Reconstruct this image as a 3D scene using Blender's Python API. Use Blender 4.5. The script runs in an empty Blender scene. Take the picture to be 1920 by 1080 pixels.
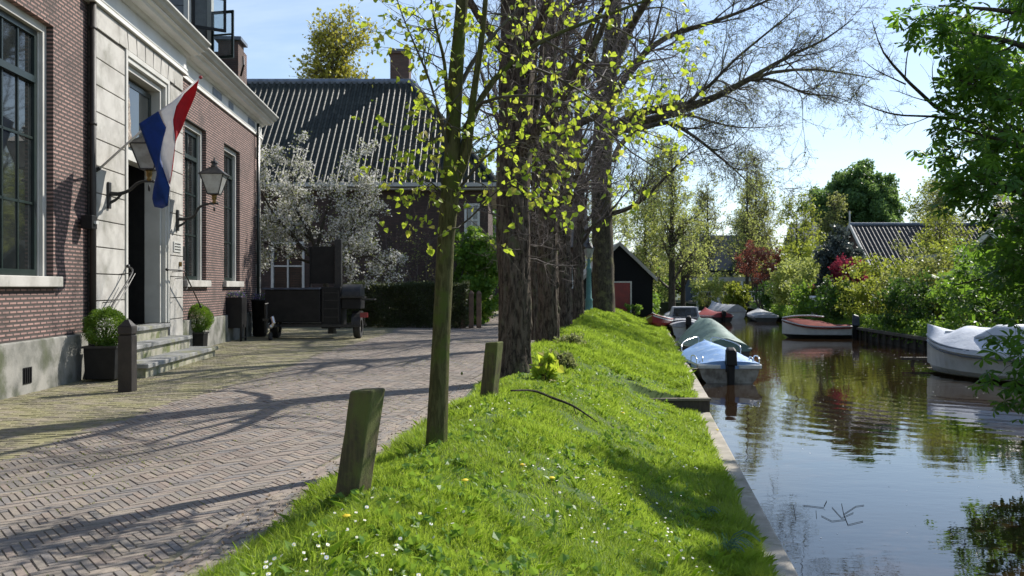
import bpy, math, random
import numpy as np
from mathutils import Vector, Matrix
PI = math.pi
C = bpy.context.scene.collection
F = 1700.0; HZ = 538.0; EYE = 1.5
WZ = -0.9                                   # water level
def at(px, py, d):                          # a point seen at (px,py) of the 1920x1080 frame, d metres ahead
    return np.array([(px-960.0)/F*d, d, EYE-(py-HZ)/F*d])
SUN_AZ, SUN_EL = 47.0, 41.0

# ------------------------------------------------------------------ mesh helpers
def norm(a):
    return a/np.maximum(np.linalg.norm(a, axis=-1, keepdims=True), 1e-9)

def link_mesh(name, verts, groups, mats, parent=None, smooth=False, loc=None):
    """groups: list of (faces array (M,k), material index)"""
    me = bpy.data.meshes.new(name)
    verts = np.asarray(verts, dtype=np.float32).reshape(-1, 3)
    me.vertices.add(len(verts)); me.vertices.foreach_set('co', verts.ravel())
    vi, ls, lt, mi = [], [], [], []; off = 0
    for f, m in groups:
        f = np.asarray(f, dtype=np.int32)
        if f.size == 0: continue
        M_, k = f.shape
        vi.append(f.ravel()); ls.append(off+np.arange(M_, dtype=np.int32)*k)
        lt.append(np.full(M_, k, np.int32)); mi.append(np.full(M_, m, np.int32)); off += M_*k
    vi = np.concatenate(vi); ls = np.concatenate(ls); lt = np.concatenate(lt); mi = np.concatenate(mi)
    me.loops.add(len(vi)); me.loops.foreach_set('vertex_index', vi)
    me.polygons.add(len(ls)); me.polygons.foreach_set('loop_start', ls); me.polygons.foreach_set('loop_total', lt)
    me.polygons.foreach_set('material_index', mi)
    if smooth: me.polygons.foreach_set('use_smooth', np.ones(len(ls), bool))
    else: me.polygons.foreach_set('use_smooth', np.zeros(len(ls), bool))
    for m in (mats if isinstance(mats, (list, tuple)) else [mats]): me.materials.append(m)
    me.update(calc_edges=True); me.validate()
    o = bpy.data.objects.new(name, me); C.objects.link(o)
    if parent is not None: o.parent = parent
    if loc is not None: o.location = loc
    return o

class MB:
    def __init__(s): s.v = []; s.g = []; s.n = 0
    def add(s, v, f, m=0):
        v = np.asarray(v, float).reshape(-1, 3)
        bylen = {}
        for q in f: bylen.setdefault(len(q), []).append(q)
        for k, fs in bylen.items(): s.g.append((np.array(fs)+s.n, m))
        s.v.append(v); s.n += len(v); return s
    def addarr(s, v, f, m=0):
        v = np.asarray(v).reshape(-1, 3); f = np.asarray(f)
        s.g.append((f+s.n, m)); s.v.append(v); s.n += len(v); return s
    def box(s, x0, x1, y0, y1, z0, z1, m=0):
        v = [(x, y, z) for z in (z0, z1) for y in (y0, y1) for x in (x0, x1)]
        return s.add(v, [(0,2,3,1),(4,5,7,6),(0,1,5,4),(2,6,7,3),(0,4,6,2),(1,3,7,5)], m)
    def hexa(s, b, t, m=0):                  # 4 bottom + 4 top corners, same winding (ccw from above)
        return s.add(list(b)+list(t), [(3,2,1,0),(4,5,6,7),(0,1,5,4),(1,2,6,5),(2,3,7,6),(3,0,4,7)], m)
    def prism(s, poly, a, b, axis='x', m=0): # poly of 2-tuples in the plane normal to axis
        n = len(poly)
        def P(u, w, t):
            return (t, u, w) if axis == 'x' else ((u, t, w) if axis == 'y' else (u, w, t))
        v = [P(u, w, a) for u, w in poly]+[P(u, w, b) for u, w in poly]
        f = [tuple(range(n))[::-1], tuple(range(n, 2*n))]+[(i, (i+1) % n, n+(i+1) % n, n+i) for i in range(n)]
        return s.add(v, f, m)
    def lathe(s, prof, n=20, c=(0,0,0), m=0, sx=1, sy=1):
        v = []; f = []
        for r, z in prof:
            for k in range(n):
                a = 2*PI*k/n; v.append((c[0]+r*sx*math.cos(a), c[1]+r*sy*math.sin(a), c[2]+z))
        for i in range(len(prof)-1):
            for k in range(n):
                k2 = (k+1) % n; f.append((i*n+k, i*n+k2, (i+1)*n+k2, (i+1)*n+k))
        f.append(tuple(range(n))[::-1]); f.append(tuple((len(prof)-1)*n+k for k in range(n)))
        return s.add(v, f, m)
    def tube(s, pts, r, n=8, m=0, K=None):
        pts = np.array(pts, float)
        if K: pts = smooth_path(pts, K)
        r = np.full(len(pts), r, float) if np.isscalar(r) else np.array(r, float)
        if len(r) != len(pts): r = np.interp(np.linspace(0,1,len(pts)), np.linspace(0,1,len(r)), r)
        v, f = tubes(pts[None], r[None], n)
        b = s.n; s.addarr(v, f, m)
        L = len(pts)
        s.g.append((np.arange(n)[None, ::-1]+b, m)); s.g.append((np.arange(n)[None]+b+(L-1)*n, m))
        return s
    def ball(s, c, r, n=12, m=0):
        rx, ry, rz = (r, r, r) if np.isscalar(r) else r
        prof = [(max(math.sin(PI*i/n), .02), -math.cos(PI*i/n)) for i in range(n+1)]
        v = []; f = []; k2 = n*2
        for a, z in prof:
            for k in range(k2):
                t = 2*PI*k/k2; v.append((c[0]+rx*a*math.cos(t), c[1]+ry*a*math.sin(t), c[2]+rz*z))
        for i in range(n):
            for k in range(k2): f.append((i*k2+k, i*k2+(k+1)%k2, (i+1)*k2+(k+1)%k2, (i+1)*k2+k))
        return s.add(v, f, m)
    def build(s, name, mat, parent=None, smooth=False, bevel=0, loc=None, seg=2):
        o = link_mesh(name, np.concatenate(s.v), s.g, mat, parent, smooth, loc)
        if bevel:
            b = o.modifiers.new('bevel', 'BEVEL'); b.width = bevel; b.segments = seg; b.limit_method = 'ANGLE'
        return o

def smooth_path(pts, K):
    pts = np.asarray(pts, float); n = len(pts)
    if n == 2: return pts[0]+(pts[1]-pts[0])*np.linspace(0,1,K)[:, None]
    P = np.vstack([2*pts[0]-pts[1], pts, 2*pts[-1]-pts[-2]])
    u = np.linspace(0, n-1-1e-6, K); i = u.astype(int); t = (u-i)[:, None]
    p0, p1, p2, p3 = P[i], P[i+1], P[i+2], P[i+3]
    return .5*((2*p1)+(-p0+p2)*t+(2*p0-5*p1+4*p2-p3)*t*t+(-p0+3*p1-3*p2+p3)*t**3)

def tubes(P, R, S):
    N, K, _ = P.shape
    T = norm(np.gradient(P, axis=1))
    mt = np.abs(norm(P[:, -1]-P[:, 0])[:, 2])
    ref = np.where(mt[:, None] > .8, np.array([[1., .13, 0]]), np.array([[.07, .11, 1.]]))[:, None, :]
    U = norm(np.cross(T, np.broadcast_to(ref, T.shape))); V = np.cross(T, U)
    a = np.arange(S)*2*PI/S
    v = P[:, :, None]+R[:, :, None, None]*(U[:, :, None]*np.cos(a)[None, None, :, None]+V[:, :, None]*np.sin(a)[None, None, :, None])
    base = (np.arange(N)[:, None, None]*K+np.arange(K-1)[None, :, None])*S
    k = np.arange(S)[None, None]; k2 = (k+1) % S
    f = np.stack([base+k, base+k2, base+S+k2, base+S+k], -1).reshape(-1, 4)
    return v.reshape(-1, 3), f

def kids(P, R, n, L, ang=(35, 70), bend=(0,0,.1), wig=.15, K=5, rf=.6, tip=.15, t0=.2, t1=.97, rng=None, rmin=.0015, shrink=.4, rmax=1.0, side=None, sidew=0):
    """children of the branches P (N,K0,3), R (N,K0)"""
    N, K0, _ = P.shape
    t = rng.uniform(t0, t1, (N, n))*(K0-1)
    i = np.minimum(t.astype(int), K0-2); fr = (t-i)
    rows = np.arange(N)[:, None]
    p = P[rows, i]*(1-fr)[..., None]+P[rows, i+1]*fr[..., None]
    r = R[rows, i]*(1-fr)+R[rows, i+1]*fr
    T = norm(P[rows, i+1]-P[rows, i])
    rnd = rng.normal(size=(N, n, 3))
    if side is not None: rnd = rnd+np.array(side)*sidew
    perp = norm(rnd-(rnd*T).sum(-1, keepdims=True)*T)
    a = np.radians(rng.uniform(ang[0], ang[1], (N, n)))[..., None]
    D = norm(T*np.cos(a)+perp*np.sin(a))
    ln = L*rng.uniform(.55, 1.15, (N, n))*(1-shrink*t/(K0-1))
    p = p.reshape(-1, 3); D = D.reshape(-1, 3); ln = ln.reshape(-1); r = r.reshape(-1)
    out = [p]; seg = ln/(K-1)
    for k in range(K-1):
        D = norm(D+np.array(bend)+rng.normal(scale=wig, size=D.shape))
        out.append(out[-1]+D*seg[:, None])
    r0 = np.clip(r*rf, rmin, rmax)
    RR = r0[:, None]*np.linspace(1, tip, K)[None]
    return np.stack(out, 1), np.maximum(RR, rmin*.6)

def limbs(specs, K=14):
    """specs: list of (points, radii) -> P, R arrays"""
    P = []; R = []
    for pts, rr in specs:
        P.append(smooth_path(np.array(pts), K)); R.append(np.interp(np.linspace(0,1,K), np.linspace(0,1,len(rr)), rr))
    return np.stack(P), np.stack(R)

LEAF_Q = np.array([(0,0,0),(.42,.5,.10),(0,1,-.03),(-.42,.5,.10)])
LEAF_HEART = np.array([(0,.0,0),(.38,-.05,.06),(.5,.3,.08),(.3,.7,.03),(0,1.05,-.08),(-.3,.7,.03),(-.5,.3,.08),(-.38,-.05,.06)])
def leaf_arr(pts, size, rng, shape=LEAF_Q, up=.5, droop=0.0, jit=.35, dirs=None):
    """a leaf at each point, randomly turned; returns verts, faces"""
    N = len(pts)
    d = rng.normal(size=(N, 3)) if dirs is None else dirs+rng.normal(scale=.5, size=(N, 3))
    d[:, 2] -= droop
    d = norm(d)
    nn = rng.normal(size=(N, 3)); nn[:, 2] += up
    nn = norm(nn-(nn*d).sum(-1, keepdims=True)*d)
    s = np.cross(d, nn)
    sz = size*rng.uniform(1-jit, 1+jit, N)
    sh = shape
    v = pts[:, None]+sz[:, None, None]*(s[:, None]*sh[None, :, 0:1]+d[:, None]*sh[None, :, 1:2]+nn[:, None]*sh[None, :, 2:3])
    k = len(sh)
    return v.reshape(-1, 3), np.arange(N*k).reshape(N, k)

def palmate(pts, size, rng, n=6):
    """horse chestnut leaves: n drooping leaflets round one stalk end"""
    N = len(pts)
    ax = rng.normal(scale=.45, size=(N, 3)); ax[:, 2] += 1; ax = norm(ax)
    u = norm(np.cross(ax, rng.normal(size=(N, 3)))); w = np.cross(ax, u)
    sz = size*rng.uniform(.7, 1.25, N)
    V = []
    for k in range(n):
        a = (k-(n-1)/2)*(2*PI*.8/n)
        d = u*math.cos(a)+w*math.sin(a); s = -u*math.sin(a)+w*math.cos(a)
        ll = (1.0-.28*abs(k-(n-1)/2)/((n-1)/2))*sz
        dr = rng.uniform(.15, .55, N)[:, None]
        L = ll[:, None]
        V.append(np.stack([pts, pts+d*L*.55+s*L*.15-ax*L*dr*.25, pts+d*L*.82+s*L*.16-ax*L*dr*.55, pts+d*L-ax*L*dr, pts+d*L*.82-s*L*.16-ax*L*dr*.55, pts+d*L*.55-s*L*.15-ax*L*dr*.25], 1))
    v = np.stack(V, 1).reshape(-1, 3)
    return v, np.arange(N*n*6).reshape(-1, 6)

def tips(P, n, rng, t0=.3):
    """n points along each branch with the branch direction"""
    N, K, _ = P.shape
    t = rng.uniform(t0, 1, (N, n))*(K-1); i = np.minimum(t.astype(int), K-2); fr = (t-i)[..., None]
    rows = np.arange(N)[:, None]
    return (P[rows, i]*(1-fr)+P[rows, i+1]*fr).reshape(-1, 3), norm(P[rows, i+1]-P[rows, i]).reshape(-1, 3)

# ------------------------------------------------------------------ tags
def tag(o, label=None, cat=None, group=None, kind=None):
    if label: o['label'] = label
    if cat: o['category'] = cat
    if group: o['group'] = group
    if kind: o['kind'] = kind
    return o
def thing(name, label, cat, loc=(0,0,0), rz=0, group=None):
    o = bpy.data.objects.new(name, None); C.objects.link(o); o.empty_display_size = .2
    o.location = loc; o.rotation_euler = (0, 0, rz)
    return tag(o, label, cat, group)
def copy_tree(o, parent=None):
    c = o.copy(); C.objects.link(c)
    if parent is not None: c.parent = parent
    for ch in list(o.children): copy_tree(ch, c)
    return c

# ------------------------------------------------------------------ materials
def nt(name):
    m = bpy.data.materials.new(name); m.use_nodes = True
    t = m.node_tree; return m, t, t.nodes['Principled BSDF']
def mixc(t, fac, a, b, mode='MIX'):
    n = t.nodes.new('ShaderNodeMix'); n.data_type = 'RGBA'; n.blend_type = mode
    if isinstance(fac, (int, float)): n.inputs[0].default_value = fac
    else: t.links.new(fac, n.inputs[0])
    for s, v in ((6, a), (7, b)):
        if isinstance(v, tuple): n.inputs[s].default_value = (*v, 1)
        else: t.links.new(v, n.inputs[s])
    return n.outputs[2]
def noise(t, vec, scale, detail=5, rough=.6, dist=0):
    n = t.nodes.new('ShaderNodeTexNoise'); n.inputs['Scale'].default_value = scale
    n.inputs['Detail'].default_value = detail; n.inputs['Roughness'].default_value = rough; n.inputs['Distortion'].default_value = dist
    if vec is not None: t.links.new(vec, n.inputs['Vector'])
    return n.outputs['Fac']
def ramp(t, fac, lo, hi):
    n = t.nodes.new('ShaderNodeMapRange'); n.interpolation_type = 'SMOOTHSTEP'; t.links.new(fac, n.inputs[0])
    n.inputs[1].default_value = lo; n.inputs[2].default_value = hi; return n.outputs[0]
def coords(t, scale=None, kind='Object'):
    n = t.nodes.new('ShaderNodeTexCoord'); o = n.outputs[kind]
    if scale:
        m = t.nodes.new('ShaderNodeMapping'); m.inputs['Scale'].default_value = scale; t.links.new(o, m.inputs[0]); o = m.outputs[0]
    return o
def bump(t, h, b, strength=.5, dist=.01):
    n = t.nodes.new('ShaderNodeBump'); n.inputs['Strength'].default_value = strength; n.inputs['Distance'].default_value = dist
    t.links.new(h, n.inputs['Height']); t.links.new(n.outputs[0], b.inputs['Normal']); return n
def island(t):
    return t.nodes.new('ShaderNodeNewGeometry').outputs['Random Per Island']
def M(name, c1, c2=None, rough=.8, scale=4, bmp=0, bscale=40, metal=0, stretch=None, c3=None, s3=1.2, lo=.35, hi=.65, spec=None, bd=.01, lo3=.5, hi3=.65):
    m, t, b = nt(name); co = coords(t, stretch)
    c2 = c2 or tuple(x*.75 for x in c1)
    col = mixc(t, ramp(t, noise(t, co, scale), lo, hi), c1, c2)
    if c3: col = mixc(t, ramp(t, noise(t, coords(t), s3, 6, .65), lo3, hi3), col, c3)
    t.links.new(col, b.inputs['Base Color'])
    b.inputs['Roughness'].default_value = rough; b.inputs['Metallic'].default_value = metal
    if spec is not None: b.inputs['Specular IOR Level'].default_value = spec
    if bmp: bump(t, noise(t, co, bscale, 6, .65), b, bmp, bd)
    return m
def leafmat(name, c1, c2, tr=.45, tc=None, rough=.45, extra=None):
    m, t, b = nt(name)
    r = island(t)
    col = mixc(t, r, c1, c2)
    if extra: col = mixc(t, ramp(t, r, .8, .82), col, extra)
    t.links.new(col, b.inputs['Base Color']); b.inputs['Roughness'].default_value = rough
    b.inputs['Specular IOR Level'].default_value = .35
    tn = t.nodes.new('ShaderNodeBsdfTranslucent')
    tcol = mixc(t, .65, col, tc or tuple(min(1, x*2.2) for x in c2)); t.links.new(tcol, tn.inputs[0])
    mx = t.nodes.new('ShaderNodeMixShader'); mx.inputs[0].default_value = tr
    t.links.new(b.outputs[0], mx.inputs[1]); t.links.new(tn.outputs[0], mx.inputs[2])
    t.links.new(mx.outputs[0], t.nodes['Material Output'].inputs['Surface'])
    return m

def brickwall(name, ca, cb, mortar, bw=.21, bh=.062, strength=.8, axis='x', mort=.012, stain=(.05,.04,.035)):
    m, t, b = nt(name)
    co = t.nodes.new('ShaderNodeTexCoord').outputs['Object']
    sp = t.nodes.new('ShaderNodeSeparateXYZ'); t.links.new(co, sp.inputs[0])
    cm = t.nodes.new('ShaderNodeCombineXYZ')
    if axis == 'x': t.links.new(sp.outputs[0], cm.inputs[0])
    else: t.links.new(sp.outputs[1], cm.inputs[0])
    t.links.new(sp.outputs[2], cm.inputs[1])
    br = t.nodes.new('ShaderNodeTexBrick'); t.links.new(cm.outputs[0], br.inputs['Vector'])
    br.inputs['Color1'].default_value = (*ca, 1); br.inputs['Color2'].default_value = (*cb, 1); br.inputs['Mortar'].default_value = (*mortar, 1)
    br.inputs['Scale'].default_value = 1; br.inputs['Mortar Size'].default_value = mort; br.inputs['Brick Width'].default_value = bw
    br.inputs['Row Height'].default_value = bh; br.inputs['Mortar Smooth'].default_value = .3; br.inputs['Bias'].default_value = .0
    col = mixc(t, ramp(t, noise(t, co, 1.1, 6, .6), .45, .8), br.outputs[0], stain)
    col = mixc(t, ramp(t, noise(t, co, 30, 3), .3, .8), col, mixc(t, .35, col, stain))
    t.links.new(col, b.inputs['Base Color']); b.inputs['Roughness'].default_value = .9
    inv = t.nodes.new('ShaderNodeMath'); inv.operation = 'SUBTRACT'; inv.inputs[0].default_value = 1; t.links.new(br.outputs['Fac'], inv.inputs[1])
    ad = t.nodes.new('ShaderNodeMath'); ad.operation = 'MULTIPLY_ADD'; ad.inputs[1].default_value = .25
    t.links.new(noise(t, co, 60, 3), ad.inputs[0]); t.links.new(inv.outputs[0], ad.inputs[2])
    bump(t, ad.outputs[0], b, strength, .012)
    return m

def barkmat(name, c1, c2, lichen=None, sc=(9,9,1.1), strength=1.0, lo=.5, hi=.62):
    m, t, b = nt(name)
    co = coords(t, sc)
    n1 = noise(t, co, 2.2, 8, .7, .6)
    col = mixc(t, ramp(t, n1, .38, .62), c1, c2)
    if lichen: col = mixc(t, ramp(t, noise(t, coords(t), 2.5, 6, .7), lo, hi), col, lichen)
    t.links.new(col, b.inputs['Base Color']); b.inputs['Roughness'].default_value = .95; b.inputs['Specular IOR Level'].default_value = .2
    bump(t, n1, b, strength, .03)
    return m

def tilemat(name, c1, c2, rough=.45):
    m, t, b = nt(name)
    col = mixc(t, island(t), c1, c2)
    col = mixc(t, ramp(t, noise(t, coords(t), 2.5, 6, .7), .5, .75), col, tuple(x*1.6+.01 for x in c1)); b.inputs['Specular IOR Level'].default_value = .26
    t.links.new(col, b.inputs['Base Color']); b.inputs['Roughness'].default_value = rough
    return m

X = {}
X['brick'] = brickwall('brick_wall', (.40,.245,.21), (.28,.17,.15), (.06,.05,.045), mort=.02)
X['brick2'] = brickwall('dark_brick', (.13,.075,.06), (.08,.05,.042), (.06,.05,.045))
X['chimney_brick'] = brickwall('chimney_brick', (.17,.085,.06), (.11,.06,.045), (.10,.09,.08))
X['plinth'] = M('plinth', (.30,.29,.26), (.15,.15,.13), .9, 2.2, .5, 20, c3=(.09,.10,.055), s3=1.1, lo3=.48, hi3=.68)
X['stone'] = M('sandstone', (.47,.455,.42), (.36,.345,.315), .85, 2.5, .25, 40, c3=(.22,.215,.18), s3=1.4, lo3=.5, hi3=.75)
X['stone_gap'] = M('stone_joint', (.09,.085,.075), None, .95)
X['white'] = M('white_paint', (.74,.73,.70), (.66,.65,.61), .5, 2, .05, 30, c3=(.5,.5,.44), s3=1.3, lo3=.62, hi3=.8)
X['cream'] = M('cream_paint', (.54,.53,.49), (.46,.45,.41), .55, 2)
X['darkgreen'] = M('dark_green_paint', (.012,.022,.02), (.02,.03,.027), .3, 3)
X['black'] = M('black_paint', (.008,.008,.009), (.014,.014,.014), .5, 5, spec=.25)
X['blackmetal'] = M('black_metal', (.02,.02,.021), (.035,.033,.03), .5, 8, .2, 60, metal=.2)
X['bollard'] = M('bollard_paint', (.022,.018,.016), (.035,.028,.024), .55, 6, .3, 30, c3=(.08,.08,.06), s3=4, lo3=.6, hi3=.75)
X['glass'] = M('window_glass', (.012,.015,.016), (.02,.023,.023), .03, 3, spec=1.0)
X['glass_lamp'] = M('lantern_glass', (.42,.43,.42), (.30,.30,.28), .15, 6, spec=.8)
X['brass'] = M('aged_brass', (.25,.16,.05), (.12,.08,.03), .4, 20, metal=.8)
X['step'] = M('blue_stone', (.30,.30,.29), (.20,.20,.19), .8, 5, .25, 50, c3=(.22,.22,.13), s3=1.5)
X['riser'] = M('step_riser', (.36,.34,.27), (.24,.24,.16), .9, 4, .3, 40, c3=(.14,.16,.06), s3=2)
X['tile'] = tilemat('black_pantile', (.018,.022,.017), (.042,.046,.036), .5)
X['tile_far'] = tilemat('grey_pantile', (.04,.038,.038), (.085,.078,.072), .5)
X['tile_red'] = tilemat('brown_pantile', (.10,.05,.035), (.16,.08,.05), .5)
X['lead'] = M('lead', (.16,.19,.24), (.10,.12,.15), .45, 4)
X['weatherboard'] = M('grey_boards', (.20,.215,.225), (.15,.16,.17), .6, 5)
X['tar'] = M('tarred_boards', (.006,.007,.008), (.011,.012,.013), .9, 12, .4, 25, stretch=(14,14,.7), spec=.15)
X['reddoor'] = M('red_door', (.22,.025,.02), (.16,.02,.018), .5, 3)
X['roofgrey'] = M('grey_roofing', (.20,.20,.19), (.13,.13,.12), .8, 6, .5, 20, stretch=(1,6,1))
X['post'] = M('oak_post', (.115,.095,.04), (.06,.052,.026), .95, 3, .8, 14, stretch=(9,9,1.1), c3=(.11,.125,.03), s3=3.5, bd=.02, lo3=.44, hi3=.6)
X['bark_lime'] = barkmat('lime_bark', (.028,.021,.016), (.135,.105,.08), (.105,.11,.06), sc=(8,8,1.9), strength=1.0, lo=.52, hi=.68)
X['bark_sap'] = barkmat('sapling_bark', (.05,.048,.018), (.105,.10,.04), (.075,.095,.02), (14,14,3), .6, lo=.48, hi=.6)
X['bark_plane'] = barkmat('plane_bark', (.045,.036,.026), (.10,.085,.06), (.14,.13,.065), (7,7,2), .8)
X['bark_dark'] = barkmat('dark_bark', (.035,.03,.022), (.08,.07,.05), None, (8,8,1.5), .8)
X['twig'] = M('twig_bark', (.15,.12,.11), (.085,.068,.062), .8, 6)
X['twig_olive'] = M('olive_twig', (.085,.072,.045), (.05,.042,.03), .8, 6)
X['leaf_lime'] = leafmat('lime_leaf', (.18,.31,.03), (.40,.48,.06), .55, (.66,.78,.06), extra=(.45,.36,.10))
X['leaf_yellow'] = leafmat('yellow_leaf', (.28,.27,.04), (.36,.36,.07), .45, (.6,.55,.06))
X['leaf_willow'] = leafmat('willow_leaf', (.20,.27,.06), (.34,.40,.12), .5, (.58,.62,.16))
X['leaf_green'] = leafmat('green_leaf', (.08,.18,.025), (.15,.28,.045), .45, (.34,.5,.05))
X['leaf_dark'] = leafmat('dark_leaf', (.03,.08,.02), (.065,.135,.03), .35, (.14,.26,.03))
X['leaf_chest'] = leafmat('chestnut_leaf', (.03,.10,.02), (.09,.20,.035), .5, (.28,.48,.035))
X['leaf_round'] = leafmat('round_tree_leaf', (.06,.125,.05), (.11,.20,.07), .45, (.28,.42,.09))
X['leaf_olive'] = leafmat('olive_leaf', (.13,.165,.045), (.24,.27,.085), .45, (.44,.46,.12))
X['leaf_hedge'] = leafmat('hedge_leaf', (.03,.045,.016), (.075,.09,.03), .3)
X['leaf_box'] = leafmat('box_leaf', (.045,.11,.015), (.13,.24,.03), .35, (.3,.45,.04))
X['leaf_red'] = leafmat('red_leaf', (.16,.02,.035), (.28,.05,.075), .35, (.42,.05,.09))
X['leaf_maroon'] = leafmat('maroon_leaf', (.14,.05,.04), (.22,.09,.06), .4, (.4,.13,.08))
X['leaf_spruce'] = leafmat('conifer_leaf', (.03,.05,.045), (.08,.10,.09), .2)
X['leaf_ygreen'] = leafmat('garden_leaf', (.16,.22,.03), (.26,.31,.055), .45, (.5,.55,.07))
X['blossom'] = leafmat('blossom', (.55,.54,.50), (.82,.80,.77), .42, (.8,.8,.74))
X['blossom_leaf'] = leafmat('blossom_leaf', (.13,.15,.05), (.22,.24,.09), .4)
X['grass'] = leafmat('grass_blade', (.11,.21,.022), (.27,.39,.05), .52, (.52,.68,.07), .4)
X['straw'] = leafmat('dry_grass', (.30,.28,.10), (.42,.38,.18), .4)
X['soil'] = M('verge_soil', (.07,.12,.02), (.045,.08,.015), 1, 3, .6, 20, c3=(.10,.09,.045), s3=1.0, lo3=.62, hi3=.74)
X['earth'] = M('garden_soil', (.045,.06,.022), (.03,.045,.016), 1, .8, .6, 8)
X['sand'] = M('joint_sand', (.23,.19,.14), (.13,.13,.07), 1, 6, .4, 40)
X['concrete'] = M('kerb_concrete', (.40,.36,.30), (.27,.245,.20), .9, 3, .5, 40, c3=(.17,.17,.10), s3=1.6, lo3=.52, hi3=.7)
X['wetwood'] = M('wet_timber', (.035,.028,.02), (.06,.05,.036), .8, 5, .6, 14, stretch=(6,6,1))
X['wood'] = M('weathered_timber', (.22,.19,.15), (.13,.115,.09), .9, 3, .5, 20, stretch=(1,8,8))
X['chrome'] = M('stainless', (.7,.7,.7), (.6,.6,.6), .25, 5, metal=.9)
X['hullwhite'] = M('white_hull', (.70,.71,.70), (.58,.59,.57), .3, 2, c3=(.40,.38,.30), s3=2.0, lo3=.6, hi3=.8)
X['hullgrey'] = M('grey_hull', (.36,.34,.30), (.22,.20,.17), .5, 3, c3=(.12,.10,.08), s3=3, lo3=.5, hi3=.7)
X['hulldark'] = M('dark_hull', (.02,.022,.02), (.035,.035,.03), .4, 3)
X['hullred'] = M('red_hull', (.30,.03,.03), (.22,.03,.03), .4, 3)
X['bluecover'] = M('blue_tarp', (.19,.34,.60), (.14,.27,.52), .55, 3, .5, 9, c3=(.32,.45,.62), s3=3, bd=.03)
X['greencover'] = M('green_tarp', (.13,.21,.17), (.09,.15,.12), .6, 3, .5, 9, bd=.03)
X['greycover'] = M('grey_tarp', (.36,.37,.40), (.26,.27,.29), .6, 3, .5, 9, bd=.03)
X['whitecover'] = M('white_canvas', (.66,.69,.74), (.56,.59,.65), .55, 2, .5, 6, bd=.03)
X['rustcover'] = M('red_brown_canvas', (.19,.028,.016), (.13,.02,.014), .95, 4, .3, 9)
X['rubber'] = M('rubber', (.02,.02,.02), (.03,.03,.03), .8, 10)
X['bluegrey'] = M('motor_blue', (.05,.07,.11), (.03,.04,.07), .4, 4)
X['teal'] = M('lamp_post_green', (.10,.24,.22), (.07,.18,.17), .5, 5)
X['flag_red'] = M('flag_red', (.50,.012,.02), (.42,.01,.018), .7, 9, .2, 300)
X['flag_white'] = M('flag_white', (.78,.78,.78), (.7,.7,.72), .7, 9, .2, 300)
X['flag_blue'] = M('flag_blue', (.008,.06,.27), (.006,.05,.22), .6, 9, .2, 300)
X['plum'] = M('flower_purple', (.20,.14,.35), (.12,.08,.24), .8, 60)
X['yellow'] = M('petal_yellow', (.85,.65,.02), (.8,.55,.02), .7)
X['daisy'] = M('petal_white', (.85,.85,.82), (.8,.8,.78), .7)
X['plaque'] = M('plaque', (.55,.55,.52), (.5,.5,.47), .4)
X['wallpale'] = M('pale_render', (.46,.45,.42), (.38,.37,.34), .9, 1.5, .2, 20)
X['farwall'] = M('blue_grey_wall', (.07,.09,.12), (.05,.065,.09), .8, 2)
# seen-through cloth and glass get a little translucency on the flag
for k in ('flag_red', 'flag_white', 'flag_blue'):
    m = X[k]; t = m.node_tree; b = t.nodes['Principled BSDF']
    tn = t.nodes.new('ShaderNodeBsdfTranslucent'); src = b.inputs['Base Color'].links[0].from_socket; t.links.new(src, tn.inputs[0])
    mx = t.nodes.new('ShaderNodeMixShader'); mx.inputs[0].default_value = .4
    t.links.new(b.outputs[0], mx.inputs[1]); t.links.new(tn.outputs[0], mx.inputs[2]); t.links.new(mx.outputs[0], t.nodes['Material Output'].inputs['Surface'])

def pavermat(name, cols, mossc, mlo, mhi, mscale=1.2):
    m, t, b = nt(name); co = coords(t)
    r = island(t); cr = t.nodes.new('ShaderNodeValToRGB'); t.links.new(r, cr.inputs[0])
    e = cr.color_ramp; e.interpolation = 'CONSTANT'
    e.elements[0].position = 0; e.elements[0].color = (*cols[0], 1); e.elements[1].position = 1/len(cols); e.elements[1].color = (*cols[1], 1)
    for i in range(2, len(cols)):
        q = e.elements.new(i/len(cols)); q.color = (*cols[i], 1)
    col = mixc(t, ramp(t, noise(t, co, 25, 4), .3, .75), cr.outputs[0], mixc(t, .45, cr.outputs[0], (.12,.10,.085)))
    col = mixc(t, ramp(t, noise(t, co, .45, 6, .7), .48, .7), col, mixc(t, .6, col, (.13,.115,.09)))
    col = mixc(t, ramp(t, noise(t, co, mscale, 8, .75), mlo, mhi), col, mossc)
    t.links.new(col, b.inputs['Base Color']); b.inputs['Roughness'].default_value = .85
    bump(t, noise(t, co, 90, 4, .7), b, .6, .006)
    return m
X['paver'] = pavermat('road_bricks', [(.265,.225,.19),(.24,.21,.175),(.295,.25,.205),(.225,.20,.18),(.33,.275,.22),(.26,.22,.19),(.205,.19,.18),(.29,.23,.19),(.23,.185,.155)], (.24,.22,.15), .55, .85)
X['paver_moss'] = pavermat('mossy_bricks', [(.27,.23,.17),(.22,.19,.14),(.30,.255,.19),(.19,.17,.13),(.25,.22,.15)], (.225,.21,.10), .37, .62, 2.2)

m = X['grass']; t = m.node_tree; b = t.nodes['Principled BSDF']
for lk in list(t.links):
    if lk.to_node == b and lk.to_socket.name == 'Base Color': srcc = lk.from_socket
pat = ramp(t, noise(t, coords(t), 1.3, 5, .7), .42, .62)
ncol = mixc(t, pat, srcc, mixc(t, .6, srcc, (.20,.24,.05)))
t.links.new(ncol, b.inputs['Base Color'])
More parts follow.
